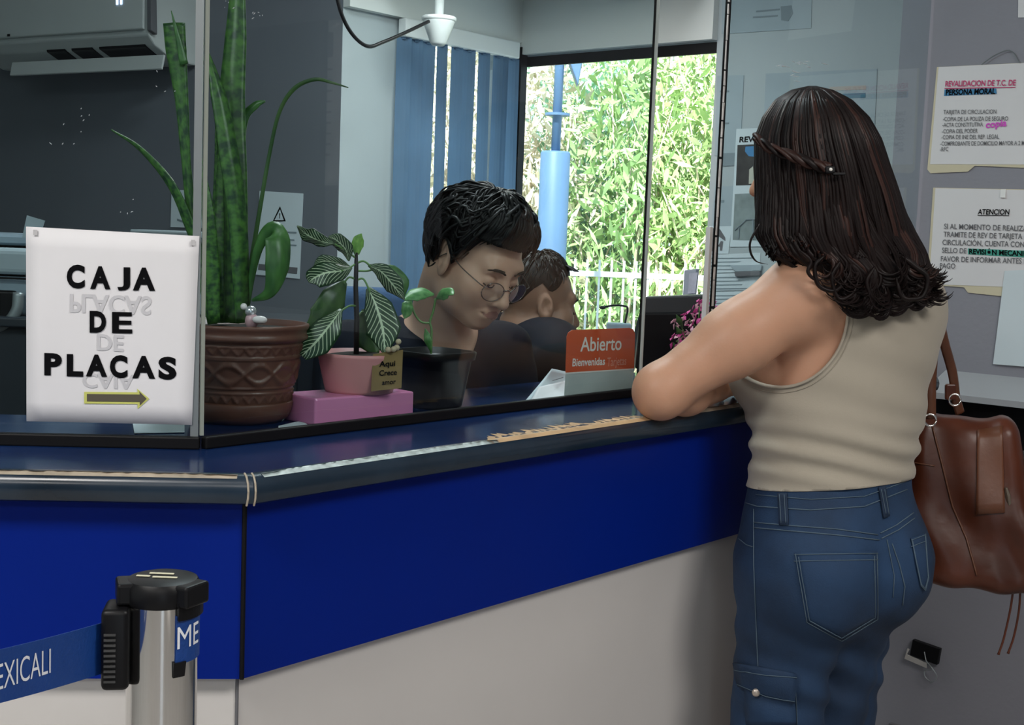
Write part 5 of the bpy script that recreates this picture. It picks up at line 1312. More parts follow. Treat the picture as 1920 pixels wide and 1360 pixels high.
# jeans
Bj = Body(); X = WB.M
Bj.add(f_ell(WB(.0, .0, .80), (.164, .130, .17), X), .03)
for q in (-1, 1): Bj.add(f_ell(WB(q * .074, -.062, .79), (.091, .095, .112), X), .045)
Bj.add(f_ell(WB(.005, .0, .96), (.150, .118, .20), X), .05)
for q in (-1, 1):
    fo = .055 if q > 0 else 0
    hp, kn, an = WB(q * .076, -.005 + fo * .3, .76), WB(q * .062 + fo, .03 + fo * .8, .44), WB(q * .070 + fo, .01 + fo * .8, .05)
    Bj.add(f_cap(hp, kn, .090, .080), .03); Bj.add(f_cap(kn, an, .080, .092), .012)
_hip = Body(); w_torso(_hip)
for q in (-1, 1): _hip.add(f_cap(WB(q * .076, .0, .76), WB(q * .062, .03, .44), .078, .055), .05)
def jean_f(P):
    d = np.minimum(Bj(P), _hip(P) - .006); q = (P - np.array(WB.o)) @ np.array(WB.M, np.float32); z = q[:, 2]; th = np.arctan2(q[:, 0], -q[:, 1])
    r = .0030 * np.exp(-((z - .60) / .10) ** 2) * np.sin(z * 95 + q[:, 0] * 40) + .0016 * np.sin(z * 60 + th * 4 + 2 * np.sin(z * 23)) * np.clip((.9 - z) / .2, 0, 1)
    return d - r
pj, qj = nets(jean_f, (.25, 1.85, -.02), (.92, 2.6, 1.02), .0055)
lz = np.array(pj); zt_ = HEM(lz) 
fv = np.minimum(.012 - zt_, lz[:, 2] - .015)
pc_, qc_ = clip_mesh(pj, qj, fv); oj = link('jeans', np_mesh('jeans', pc_, qc_), M['denim'], rw, True); shell(oj, .003)
bvj = BVHTree.FromPolygons([tuple(p) for p in pj], [tuple(q) for q in qj])
def patch(bv, poly, m, parent, name, off=.003, N_=10, th=.0015):
    """four sided cloth patch (TL,TR,BR,BL in the view) laid on the garment; optional pointed bottom"""
    tl, tr, br, bl = [Vector((x, y, 0)) for x, y in poly[:4]]; tip = poly[4] if len(poly) > 4 else None; b = MB(); G = []
    for j in range(N_ + 1):
        row = []
        for i in range(N_ + 1):
            a, c = i / N_, j / N_; q = (tl * (1 - a) + tr * a) * (1 - c) + (bl * (1 - a) + br * a) * c
            if tip:
                mid = (bl + br) * .5; d_ = Vector((tip[0], tip[1], 0)) - mid; q = q + d_ * (c ** 3) * max(0, 1 - abs(2 * a - 1))
            row.append(q)
        G.append(row)
    A = [[shoot(bv, q.x, q.y, off) for q in r] for r in G]; I = [[shoot(bv, q.x, q.y, off - th) for q in r] for r in G]
    va = [[b.bm.verts.new(p) if p else None for p in r] for r in A]; vi = [[b.bm.verts.new(p) if p else None for p in r] for r in I]
    def f(*v):
        if all(v): 
            try: b.bm.faces.new(v)
            except ValueError: pass
    for j in range(N_):
        for i in range(N_):
            f(va[j][i], va[j][i + 1], va[j + 1][i + 1], va[j + 1][i]); f(vi[j][i], vi[j + 1][i], vi[j + 1][i + 1], vi[j][i + 1])
    for i in range(N_):
        f(va[0][i], vi[0][i], vi[0][i + 1], va[0][i + 1]); f(va[N_][i], va[N_][i + 1], vi[N_][i + 1], vi[N_][i])
        f(va[i][0], va[i + 1][0], vi[i + 1][0], vi[i][0]); f(va[i][N_], vi[i][N_], vi[i + 1][N_], va[i + 1][N_])
    return b.build(name, m, parent, True)
def pocket(poly, nm='back_pocket'):
    o = patch(bvj, poly, M['denim'], oj, nm)
    tl, tr, br, bl, tip = poly; out = [tl, bl, tip, br, tr]
    ins = lambda p, k: (p[0] + (sum(q[0] for q in poly) / 5 - p[0]) * k, p[1] + (sum(q[1] for q in poly) / 5 - p[1]) * k)
    for k in (.03, .10): seam(bvj, [ins(p, k) for p in out], .0008, M['stitch'], o, 'stitching', .0036, 10)
    for dy in (4, 16): seam(bvj, [(tl[0], tl[1] + dy), (tr[0], tr[1] + dy)], .0008, M['stitch'], o, 'stitching', .0036, 12)
    return o
pocket([(1490, 1037), (1643, 1034), (1646, 1160), (1512, 1166), (1577, 1202)])
pocket([(1706, 1010), (1732, 1000), (1738, 1085), (1724, 1098), (1732, 1108)])
S = lambda pts, r=.0010, nm='stitching', off=.0012: seam(bvj, pts, r, M['stitch'], oj, nm, off, 6)
S([(1376, 936), (1420, 950), (1520, 957), (1620, 950), (1700, 918)]); S([(1398, 926), (1520, 937), (1620, 931), (1700, 902)], .0008)
S([(1415, 980), (1480, 986), (1570, 993), (1645, 1003)]); S([(1415, 990), (1480, 996), (1570, 1004), (1648, 1013)])
S([(1650, 1000), (1680, 985), (1712, 962)]); S([(1652, 1010), (1684, 994), (1714, 972)])
S([(1672, 1020), (1686, 1060), (1696, 1100), (1692, 1135)]); S([(1662, 1012), (1668, 1040), (1676, 1080), (1674, 1120)], .0008)
S([(1414, 955), (1414, 1060), (1418, 1160), (1422, 1260)], .0009); S([(1378, 1004), (1400, 1022), (1412, 1026)])
S([(1490, 1265), (1493, 1320), (1494, 1358)], .0009)
# waistband and belt loops
for poly in ([(1460, 925), (1477, 925), (1480, 986), (1463, 986)], [(1645, 914), (1657, 911), (1665, 968), (1654, 972)]):
    o = patch(bvj, poly, M['denim_d'], oj, 'belt_loop', .005, 6, .003)
    for k in (.25, .75): seam(bvj, [(poly[0][0] + (poly[1][0] - poly[0][0]) * k, poly[0][1] + 3), (poly[3][0] + (poly[2][0] - poly[3][0]) * k, poly[2][1] - 4)], .0007, M['stitch'], o, 'stitching', .0056, 8)
# cargo pocket with flap and button on the left thigh
o = patch(bvj, [(1398, 1270), (1488, 1276), (1490, 1358), (1402, 1358)], M['denim'], oj, 'cargo_pocket', .006, 8, .006)
o = patch(bvj, [(1384, 1242), (1490, 1262), (1490, 1312), (1392, 1290)], M['denim'], oj, 'pocket_flap', .011, 8, .006)
seam(bvj, [(1386, 1252), (1440, 1264), (1489, 1270)], .0008, M['stitch'], o, 'stitching', .0118, 8); seam(bvj, [(1392, 1284), (1440, 1300), (1489, 1306)], .0008, M['stitch'], o, 'stitching', .0118, 8)
bt = shoot(bvj, 1425, 1292, .013); MB().ball(bt, (.0075, .0045, .0075)).build('button', M['brass'], o, True)
b = MB(); zq = shoot(bvj, 1376, 1010, .004)
if zq: b.box(zq + Vector((-.006, -.002, 0)), (.004, .004, .026), bev=.001); b.build('zip_pull', M['brass'], oj)
for q in (-1, 1):
    Bs = Body(); Bs.add(f_ell(WB(q * .078, .07, .035), (.045, .125, .038), X)); Bs.add(f_cap(WB(q * .075, -.01, .05), WB(q * .075, .0, .10), .042, .038), .03)
    ps_, qs_ = nets(lambda P: np.maximum(Bs(P), -(P[:, 2] - .001)), WB(q * .078, .06, .06) - Vector((.2, .2, .07)), WB(q * .078, .06, .06) + Vector((.2, .2, .12)), .006)
    link('shoe', np_mesh('shoe', ps_, qs_), M['black'], rw, True)

# hair of the woman
HR = [(162, 1516, 1530, .015, 2.160), (170, 1482, 1562, .055, 2.160), (188, 1452, 1596, .082, 2.160), (220, 1428, 1628, .100, 2.160), (260, 1412, 1650, .108, 2.158), (300, 1412, 1664, .110, 2.155), (350, 1414, 1680, .106, 2.150), (400, 1413, 1694, .100, 2.143), (440, 1414, 1712, .094, 2.136), (475, 1432, 1736, .085, 2.128), (510, 1485, 1744, .072, 2.120), (540, 1540, 1742, .055, 2.112), (562, 1590, 1728, .040, 2.106)]
def hair_pt(v, phi, sc=1.0):
    x = v * (len(HR) - 1); i = min(int(x), len(HR) - 2); f = x - i; A = [HR[i][k] * (1 - f) + HR[i + 1][k] * f for k in range(5)]
    mid, hw = (A[1] + A[2]) / 2, (A[2] - A[1]) / 2 * sc
    sk = -.42 * max(0, min(1, (1 - v) * 2.2 - .5)) * hw / F_PX * 2.16 * math.cos(phi)
    return atY(mid + hw * math.cos(phi), A[0], A[4] + sk - A[3] * sc * math.sin(phi))
b = MB(); rows = []                                   # inner mass of hair, open towards the face
NP = 64
for i in range(40):
    v = i / 39; rows.append([hair_pt(v, 2 * math.pi * k / NP, .93) for k in range(NP)])
V_ = [[b.bm.verts.new(p) for p in r] for r in rows]
for i in range(39):
    for k in range(NP):
        ph = (k + .5) / NP * 360
        if 182 < ph < 268 and rows[i][0] and i > 9: continue
        b.bm.faces.new((V_[i][k], V_[i][(k + 1) % NP], V_[i + 1][(k + 1) % NP], V_[i + 1][k]))
b.bm.faces.new(V_[0]); b.bm.faces.new([V_[39][k] for k in range(NP)][::-1])
oh = b.build('hair', M['hair_b'], rw, True); me = oh.data; bm = bmesh.new(); bm.from_mesh(me); bmesh.ops.solidify(bm, geom=bm.faces[:], thickness=.006); bm.to_mesh(me); bm.free()
rg = random.Random(21); A_l, B_l = [], []
for i in range(150):
    ph0 = rg.uniform(0, 360) if i > 60 else rg.uniform(0, 185)
    if 190 < ph0 < 260: continue
    ph = R(ph0); vmax = rg.uniform(.82, .985) if rg.random() < .8 else rg.uniform(.6, .82); cosl = math.cos(ph)
    if cosl < -.3: vmax = min(vmax, .70 + .12 * rg.random())
    early = vmax < .8
    scm = rg.uniform(.945, 1.0) if not early else rg.uniform(.92, .96); fr = rg.uniform(9, 14); am = rg.uniform(.05, .13); pz = rg.uniform(0, 6.28)
    cd_ = (rg.choice((-1, 1, 1)) * .9, rg.uniform(-.3, .7)); cr = rg.uniform(.016, .032); ca = rg.uniform(2.6, 4.6);
    if cosl < -.25: cd_ = (rg.uniform(.3, .9), .4); cr = rg.uniform(.008, .014)
    elif cosl < .35 and cd_[0] > 0 and rg.random() < .5: cd_ = (-cd_[0], cd_[1])
    if cosl > .6:
        if rg.random() < .6: cd_ = (.9, .3); ca = rg.uniform(1.5, 2.3); cr = rg.uniform(.014, .024); vmax = min(vmax, .95)
        else: cd_ = (-.9, rg.uniform(-.2, .5)); ca = min(ca, 3.2)
    if early: ca, cr = .9, .012
    red = rg.random() < .16 and 15 < ph0 < 150; tw_ = rg.uniform(-.02, .02)
    for st in range(11):
        oa, ob = rg.gauss(0, 1), rg.gauss(0, 1); v0 = rg.uniform(0, .05) if st else 0; P = []; n_ = 28; vm = vmax - rg.uniform(0, .05)
        for j in range(n_):
            t = j / (n_ - 1); v = v0 + (vm - v0) * t; w = max(0, v - .38) * 1.6; sp_ = (1 - .55 * w) 
            P.append(hair_pt(v, ph + oa * .085 * sp_ * min(1, .3 + v * 4) + am * w * 1.3 * math.sin(fr * v + pz), scm + ob * .010 * sp_ + .08 * w * math.sin(fr * v * 1.1 + pz + 1.3)))
        d = (P[-1] - P[-3]).normalized(); s = VR * cd_[0] + VB * cd_[1]; s = (s - d * s.dot(d)).normalized(); base = P[-1]; rr_ = cr * (1 + .12 * oa); side = d.cross(s)
        for j in range(1, 13):
            a = ca * (1 + .06 * ob) * j / 12; rj = rr_ * (1 - .25 * j / 12)
            P.append(base + s * rj * (1 - math.cos(a)) + d * rj * math.sin(a) + side * tw_ * j / 12)
        n_ = len(P); r0 = rg.uniform(.0022, .0042)
        rd = [r0 * (.4 + .6 * min(1, k / 6)) * (1 if k < n_ - 10 else max(.12, (n_ - k) / 10)) for k in range(n_)]
        (B_l if red and st % 2 else A_l).append((P, rd))
locks(A_l, None, M['hair_b'], 'locks', oh)
locks(B_l, None, M['hair_r'], 'auburn_locks', oh)
# loose curls at the edges
ex = []
for pts, r_ in (([(1425, 420), (1408, 450), (1407, 472), (1418, 490), (1440, 496)], .003), ([(1545, 480), (1528, 500), (1535, 535), (1565, 545), (1590, 520), (1596, 490)], .006), ([(1575, 490), (1560, 520), (1572, 560), (1600, 548), (1612, 515)], .006), ([(1640, 500), (1625, 530), (1640, 560), (1660, 552), (1655, 530)], .006), ([(1690, 480), (1715, 500), (1738, 520), (1730, 555), (1700, 560), (1690, 545)], .007), ([(1680, 520), (1690, 555), (1715, 560), (1735, 535)], .006), ([(1500, 470), (1520, 490), (1515, 510), (1530, 525), (1552, 520)], .005)):
    P = catmull([atY(x, y, 2.035 + .0 * i) for i, (x, y) in enumerate(pts)], 8); n_ = len(P); ex.append((P, [r_ * max(.15, min(1, (n_ - k) / 14, (k + 4) / 8)) for k in range(n_)]))
for x_ in ex: locks([x_], None, M['hair_b'], 'loose_curl', oh)
# twisted side strand and clip
tw = catmull([atY(x, y, Y) for x, y, Y in ((1416, 258, 2.075), (1440, 275, 2.052), (1480, 292, 2.040), (1520, 306, 2.034), (1556, 318, 2.032))], 8); tl_ = []
for ph in (0, 2.09, 4.19):
    P = []
    for j, p in enumerate(tw):
        a = ph + j * .42; P.append(p + VU * math.cos(a) * .005 + VB * math.sin(a) * .005)
    tl_.append((P, [.0062] * len(P)))
locks(tl_[:2], None, M['hair_r'], 'twisted_strand', oh); locks(tl_[2:], None, M['hair_b'], 'twisted_strand', oh)
b = MB(); c = atY(1556, 319, 2.026); b.box(c, (.016, .010, .012), (VR, VB, VU), .003); b.box(c + VR * .014 - VU * .006, (.02, .006, .004), (VR, VB, VU), .001); oc_ = b.build('hair_clip', M['black'], rw)
MB().ball(c + VB * .006, .0028).build('pearl', mat('pearl', (.8, .78, .72), .15), oc_, True)

# ---------------------------------------------------------------- brown leather bag on her right side
M['leather'] = mat('leather_brown', (.072, .018, .0075), .34, var=.6, scale=5, spec=.38, bump=.10, bscale=28, detail=6, rvar=.12)
M['leather_l'] = mat('leather_tan', (.105, .036, .016), .42, var=.3, scale=10, bump=.04, bscale=120)
BC = atY(1812, 930, 2.43)
BX = (U * .92 - N * .4).normalized(); BYv = Vector((-BX.y, BX.x, 0))
EX = Vector((math.cos(R(-18)), math.sin(R(-18)), 0)); EY = Vector((-EX.y, EX.x, 0)); BF = Frame(BC, EX, EY, Z)
rb = empty('handbag', BC - Z * .16, 'brown leather handbag with tassel cords hanging at the woman\'s right side', 'bag')
def bag_f(P):
    q = (P - np.array(BF.o)) @ np.array(BF.M, np.float32); z = q[:, 2]
    t = np.clip((z + .16) / .32, 0, 1); hx = .136 - .042 * t + .010 * np.exp(-((z + .09) / .06) ** 2); hy = .105 - .055 * t
    qx = q[:, 0] + .020 * (t - .3); c = np.stack([np.abs(qx) - hx + .035, np.abs(q[:, 1]) - hy + .035, np.abs(z + .0 - .02 * np.clip(qx / .1, -1, 1) * 0) - .160 + .030], 1)
    d = np.linalg.norm(np.maximum(c, 0), axis=1) + np.minimum(c.max(1), 0) - .033
    w = .0045 * np.sin(z * 38 + q[:, 0] * 30) * np.exp(-((z + .05) / .09) ** 2) + .003 * np.sin(q[:, 0] * 70 + z * 20)
    sag = .03 * np.exp(-((z - .16) / .03) ** 2) * np.exp(-(qx / .06) ** 2)
    return d - w + sag * .5
pb_, qb_ = nets(bag_f, BC - Vector((.25, .25, .24)), BC + Vector((.25, .25, .24)), .005)
obg = link('body', np_mesh('bag_body', pb_, qb_), M['leather'], rb, True)
bvb = BVHTree.FromPolygons([tuple(p) for p in pb_], [tuple(q) for q in qb_])
patch(bvb, [(1832, 808), (1880, 800), (1884, 962), (1830, 965)], M['leather_l'], rb, 'tab', .004, 8, .004)
seam(bvb, [(1748, 800), (1766, 870), (1786, 950), (1812, 1010), (1832, 1080)], .0022, M['leather_l'], rb, 'piping', .001, 8)
seam(bvb, [(1712, 868), (1752, 874)], .0016, M['leather_l'], rb, 'pocket_seam', .0008, 8)
for pts in ([(1756, 573, 2.32), (1770, 640, 2.36), (1786, 700, 2.40), (1792, 745, 2.41), (1800, 775, 2.42)], [(1752, 573, 2.30), (1750, 640, 2.30), (1746, 710, 2.31), (1745, 750, 2.31), (1745, 785, 2.32)]):
    P = catmull([atY(*p) for p in pts], 8); P = [SHR + Z * .055 + Vector((.0, .02, .0)), SHR.lerp(P[0], .6) + Z * .035 + Vector((.02, 0, 0))] + P
    MB().tube(P, .0095, 8, flat=.42, up=VB).build('strap', M['leather_l'], rb, True)
for x, y, Y in ((1744, 788, 2.31), (1790, 750, 2.395)):
    b = MB(); c = atY(x, y, Y); ring = [c + VR * .011 * math.cos(k / 16 * 6.283) + VU * .011 * math.sin(k / 16 * 6.283) for k in range(17)]; b.tube(ring, .0022, 6); b.build('ring', M['chrome'], rb, True)
b = MB(); b.box(atY(1782, 735, 2.40), (.020, .010, .030), (VR, VB, VU), .003); b.build('strap_keeper', M['leather'], rb)
zp = [shoot(bvb, 1886, 915, .006) or atY(1886, 915, 2.36), atY(1890, 930, 2.34), atY(1895, 965, 2.34)]
b = MB(); b.tube(zp, [.003, .005, .004], 6); b.build('zip_pull', mat('zip_metal', (.22, .18, .14), .35, metal=.7), rb)
for pts in ([(1896, 968), (1902, 1040), (1898, 1120), (1884, 1190), (1872, 1228)], [(1902, 968), (1912, 1050), (1912, 1130), (1902, 1190), (1890, 1226)]):
    MB().tube(catmull([atY(x, y, 2.335) for x, y in pts], 6), [.0022] * 24 + [.0030], 6).build('tassel_cord', M['leather'], rb, True)
# ---------------------------------------------------------------- clerk in glasses
F1 = Vector((.70 * math.cos(R(27)), -.71 * math.cos(R(27)), -math.sin(R(27)))).normalized(); X1 = Vector((-.71, -.70, .06)).normalized(); X1 = (X1 - F1 * X1.dot(F1)).normalized(); U1 = X1.cross(F1)
EAR = atY(834, 486, 2.42); S1 = 1.0
C1 = EAR - X1 * .0765 * S1 + F1 * .006 * S1 + U1 * .012 * S1
H1 = Frame(C1, X1, F1, U1)
SC1 = Vector((-.165, 2.64, 0)); TX = Vector((.9, .44, 0)).normalized(); TF = Vector((.44, -.9, 0)).normalized(); T1 = Frame(SC1, TX, TF, Z)
SL1, SR1 = T1(-.185, .03, 1.085), T1(.135, .03, 1.085)
ELa, ELb = T1(-.24, .14, .83), T1(.16, .12, .83); WRa, WRb = T1(-.07, .27, .93), T1(.10, .27, .92)
def t_torso(B, T, g=0.0):
    X = T.M
    B.add(f_ell(T(0, -.05, .68), (.165 + g, .13 + g, .14), X), .03)
    B.add(f_ell(T(0, -.03, .85), (.165 + g, .12 + g, .20), X), .06)
    B.add(f_ell(T(-.01 if T is T1 else 0, .005, 1.00), ((.155 if T is T1 else .175) + g, .115 + g, .16), X), .06)
    B.add(f_ell(T(-.01 if T is T1 else 0, .0, 1.065), ((.160 if T is T1 else .180) + g, .085 + g, .075), X), .05)
def arms(B, T, pts, g=0.0, hands=True):
    for sh, el, wr, sd in pts:
        B.add(f_cap(sh, el, .056 + g, .044 + g), .04)
        if wr is not None: B.add(f_cap(el, wr, .044 + g, .029 + g), .025)
B1 = Body(); t_torso(B1, T1)
B1.add(f_cap(T1(0, -.015, 1.09), H1(0, -.045 * S1, -.065 * S1), .064, .058), .045)
B1.add(f_cap(T1(0, -.02, 1.10), SL1, .05, .05), .05); B1.add(f_cap(T1(0, -.02, 1.10), SR1, .05, .05), .05)
arms(B1, T1, [(SL1, ELa, WRa, 1), (SR1, ELb, WRb, -1)])
hand(B1, WRa, TF + TX * .5 + Z * .1, Z, 1, .35); hand(B1, WRb, TF - TX * .3 + Z * .1, Z, -1, .35)
def legs(B, T, hz=.66):
    for q in (-1, 1):
        B.add(f_cap(T(q * .09, -.03, hz), T(q * .11, .30, .60), .085, .062), .04); B.add(f_cap(T(q * .11, .30, .60), T(q * .11, .26, .09), .06, .042), .03); B.add(f_cap(T(q * .11, .24, .06), T(q * .12, .38, .035), .038, .030), .02)
legs(B1, T1)
B1f = B1; face(B1f, H1, S1, 1.0, 1.18)
lo1 = SC1 + Vector((-.45, -.62, -.02)); hi1 = SC1 + Vector((.45, .35, 1.50))
P1, Q1 = nets(B1f, lo1, hi1, .0036)
r1 = empty('person', SC1, 'seated clerk with black wavy hair and glasses in a dark navy shirt, looking down', 'person')
skin_mesh('body', P1, Q1, H1, M['skin_pale'], r1, S1)
def garment(name, B, fclip, lo, hi, m, parent, h=.006, wr=None):
    f = (lambda P: B(P) - .006 - wr(P)) if wr else (lambda P: B(P) - .006)
    p, q = nets(f, lo, hi, h); pc, qc = clip_mesh(p, q, fclip(np.array(p))); o = link(name, np_mesh(name, pc, qc), m, parent, True); shell(o, .003); return o
G1 = Body(); t_torso(G1, T1, .006); G1.add(f_cap(T1(0, -.02, 1.10), SL1, .055, .058), .05); G1.add(f_cap(T1(0, -.02, 1.10), SR1, .055, .058), .05)
G1.add(f_cap(T1(0, -.03, 1.08), T1(0, .0, 1.155), .08, .074), .03); arms(G1, T1, [(SL1, ELa, WRa, 1), (SR1, ELb, WRb, -1)], .010)
def c1(P):
    q = (P - np.array(T1.o)) @ np.array(T1.M); v = q[:, 2] - .70
    inn = np.hypot(q[:, 0], q[:, 1] + .01)
    neck = np.maximum(1.135 - .5 * np.clip(q[:, 1], 0, .2) - q[:, 2], inn - .090)
    vee = np.where((q[:, 1] > .02) & (q[:, 2] > 1.02), np.abs(q[:, 0]) - np.clip((q[:, 2] - 1.02) * .55, 0, .2), 1)
    f = np.minimum(neck, vee)
    da = np.minimum(np.linalg.norm(P - np.array(WRa), axis=1), np.linalg.norm(P - np.array(WRb), axis=1)) - .06
    return np.minimum.reduce([v, f, da])
fold = lambda T: (lambda P: .003 * np.sin(((P - np.array(T.o)) @ np.array(T.M, np.float32))[:, 2] * 55 + 3 * np.sin(((P - np.array(T.o)) @ np.array(T.M, np.float32))[:, 0] * 14)))
garment('shirt', G1, c1, lo1, SC1 + Vector((.45, .35, 1.25)), M['navy_cloth'], r1, .006, fold(T1))
# collar
def collar(T, zc, r, m, parent, tilt=.25):
    b = MB(); rows = []
    for i in range(25):
        a = R(28 + (332 - 28) * i / 24); x, y = math.sin(a) * r, math.cos(a) * r * .95 - .015; zb = zc + (-math.cos(a)) * .022
        rows.append((T(x * .98, y, zb + .035), T(x * 1.10, y * 1.10, zb + .036), T(x * 1.42, y * 1.38 , zb - .008)))
    V = [[b.bm.verts.new(p) for p in rr_] for rr_ in rows]
    for i in range(24):
        for k in range(2): b.bm.faces.new((V[i][k], V[i + 1][k], V[i + 1][k + 1], V[i][k + 1]))
    o = b.build('collar', m, parent, True); shell(o, .003); return o
collar(T1, 1.095, .078, M['navy_cloth'], r1)
L1 = Body(); legs(L1, T1); L1.add(f_ell(T1(0, -.05, .67), (.175, .14, .13), T1.M), .05)
garment('trousers', L1, lambda P: np.minimum(P[:, 2] - .10, .74 - P[:, 2]), lo1, SC1 + Vector((.45, .35, .9)), M['trouser'], r1, .008)
def face_parts(H, s, parent, open_=.25, brow=.0055, tilt=0):
    P = lambda a, b, c: H(a * s, b * s, c * s)
    for q in (-1, 1):
        b = MB(); b.ball(P(q * .0315, .0705, -.0095), .0125 * s, seg=16); ey = b.build('eye', M['eye_w'], parent, True)
        b = MB(); b.ball(P(q * .0315, .0785, -.0150), .0055 * s); b.build('iris', M['iris'], ey, True)
        pts = [P(q * x, y, z) for x, y, z in ((.013, .0935, .0135), (.024, .0935, .019), (.036, .0885, .0195), (.047, .0775, .014))]
        MB().tube(catmull(pts, 5), [.0028 * s] * 4 + [brow * .6 * s] * 8 + [.0028 * s] * 3 + [.0012 * s], 6, flat=.55).build('eyebrow', M['lash'], parent, True)
        pts = [P(q * x, y, z) for x, y, z in ((.0185, .0825, -.0140), (.026, .0868, -.0172), (.036, .0865, -.0172), (.0450, .0790, -.0130))]
        MB().tube(catmull(pts, 5), .0011 * s, 5).build('eyelashes', M['lash'], parent, True)
face_parts(H1, S1, r1, brow=.009)
# hair: rounded mass with swept wavy locks
def head_pt(H, s, th, ph, k=1.0, lift=0.0):
    """point on the skull: th from the crown, ph round it (0 = forehead)"""
    a, b_, c = .0745 * s, .094 * s, .082 * s; hp = math.pi / 2
    sn = math.sin(th) if th < hp else 1 - .26 * (th - hp) / R(60); cs = math.cos(th) if th < hp else -(th - hp)
    return H(sn * math.sin(ph) * (a * k + lift), -.014 * s + sn * math.cos(ph) * (b_ * k + lift), .030 * s + cs * (c * k + lift))
def hair_cap(H, s, parent, m, thick, line, name='hair', bump=.004, seed=3):
    b = MB(); n1, n2 = 26, 64; rows = []
    for i in range(n1 + 1):
        row = []
        for k in range(n2):
            ph = 2 * math.pi * k / n2; th = line(ph) * i / n1; t = thick(th / line(ph), ph)
            t += bump * (math.sin(ph * 9 + th * 6 + seed) * math.sin(th * 11 + ph * 4)) * min(1, 3 * th) * (1 if i < n1 else 0)
            row.append(b.bm.verts.new(head_pt(H, s, th, ph, 1.0, t)))
        rows.append(row)
    for i in range(n1):
        for k in range(n2): b.bm.faces.new((rows[i][k], rows[i][(k + 1) % n2], rows[i + 1][(k + 1) % n2], rows[i + 1][k]))
    bmesh.ops.remove_doubles(b.bm, verts=rows[0], dist=.02)
    return b.build(name, m, parent, True)
def ln1(ph):
    p = abs((ph + math.pi) % (2 * math.pi) - math.pi)      # 0 forehead .. pi nape
    d = math.degrees(p); xs = [0, 35, 50, 60, 66, 74, 80, 88, 98, 107, 120, 150, 180]; ys = [66, 67, 72, 90, 108, 110, 95, 88, 90, 122, 138, 148, 150]
    return R(float(np.interp(d, xs, ys)))
def th1(f, ph):
    c = math.cos(ph); return (.017 + .006 * max(0, c) + .004 * abs(math.sin(ph))) * (1 - .75 * max(0, (f - .55) / .45) ** 1.6) 
h1 = hair_cap(H1, S1, r1, M['hair_k'], th1, ln1, bump=.006)
rg = random.Random(5); lk = []
for i in range(520):
    ph0 = rg.uniform(-math.pi, math.pi); l0 = ln1(ph0); t0_ = rg.uniform(.02, .75); dph = rg.gauss(.25, .3); dth = rg.uniform(.25, .55); am = rg.uniform(.003, .013); fr = rg.uniform(5, 11); pz = rg.uniform(0, 6.28); P = []; n_ = 14
    for j in range(n_):
        t = j / (n_ - 1); f = min(1.04, t0_ + dth * t); ph = ph0 + dph * t + .10 * math.sin(fr * t + pz); th = ln1(ph) * f
        P.append(head_pt(H1, S1, th, ph, 1.0, th1(min(1, f), ph) + .001 + am * math.sin(math.pi * t) + .004 * math.sin(fr * t + pz) * t))
    r0 = rg.uniform(.0020, .0045); lk.append((P, [r0 * max(.2, min(1, (k + 2) / 4, (n_ - k) / 5)) for k in range(n_)]))
for i in range(130):                                       # full forelock falling over the forehead
    ph0 = rg.gauss(.12, .45); P = []; n_ = 14; r_ = rg.uniform(.006, .016); fr = rg.uniform(3, 6); pz = rg.uniform(0, 6.28)
    for j in range(n_):
        t = j / (n_ - 1); f = .35 + .72 * t; ph = ph0 + .35 * t + .06 * math.sin(fr * t + pz); th = ln1(ph0) * f
        P.append(head_pt(H1, S1, th, ph, 1.0, .020 + r_ * math.sin(math.pi * min(1, t * 1.15)) ** 1.2))
    lk.append((P, [.0042 * max(.25, min(1, (k + 2) / 4, (n_ - k) / 5)) for k in range(n_)]))
locks(lk, None, M['hair_k'], 'locks', h1)
# sideburn in front of the near ear
# glasses
P_ = lambda a, b, c: H1(a * S1, b * S1, c * S1)
gl = bpy.data.objects.new('glasses', None); COL.objects.link(gl); gl.location = P_(0, .09, -.01); gl.parent = r1; bpy.context.view_layer.update(); gl.matrix_parent_inverse = r1.matrix_world.inverted(); bpy.context.view_layer.update()
M['wire'] = mat('wire_frame', (.20, .19, .18), .25, metal=.9); lens = glass_mat('lens', (.95, .96, .96), 1.0)
for q in (-1, 1):
    ring = []; c = (q * .033, .1005, -.020)
    for k in range(29):
        a = 2 * math.pi * k / 28; x = math.cos(a) * .0245; z = math.sin(a) * .0185; z = z * (1 if z > 0 else 1.06)
        ring.append(P_(c[0] + x, c[1] - .0045 * (q * x / .0245) - .001, c[2] + z))
    MB().tube(ring, .0010, 6).build('rim', M['wire'], gl, True)
    b = MB(); b.prism(ring[:-1], F1 * .0006); b.build('lens', lens, gl)
    MB().tube(catmull([P_(q * .0575, .0955, -.012), P_(q * .068, .088, -.008), P_(q * .078, .045, -.002), P_(q * .0805, .004, .004), P_(q * .082, -.018, -.014)], 6), .0011, 6).build('temple', M['wire'], gl, True)
MB().tube(catmull([P_(-.0095, .1015, -.016), P_(0, .105, -.0125), P_(.0095, .1015, -.016)], 5), .0011, 6).build('bridge', M['wire'], gl, True)

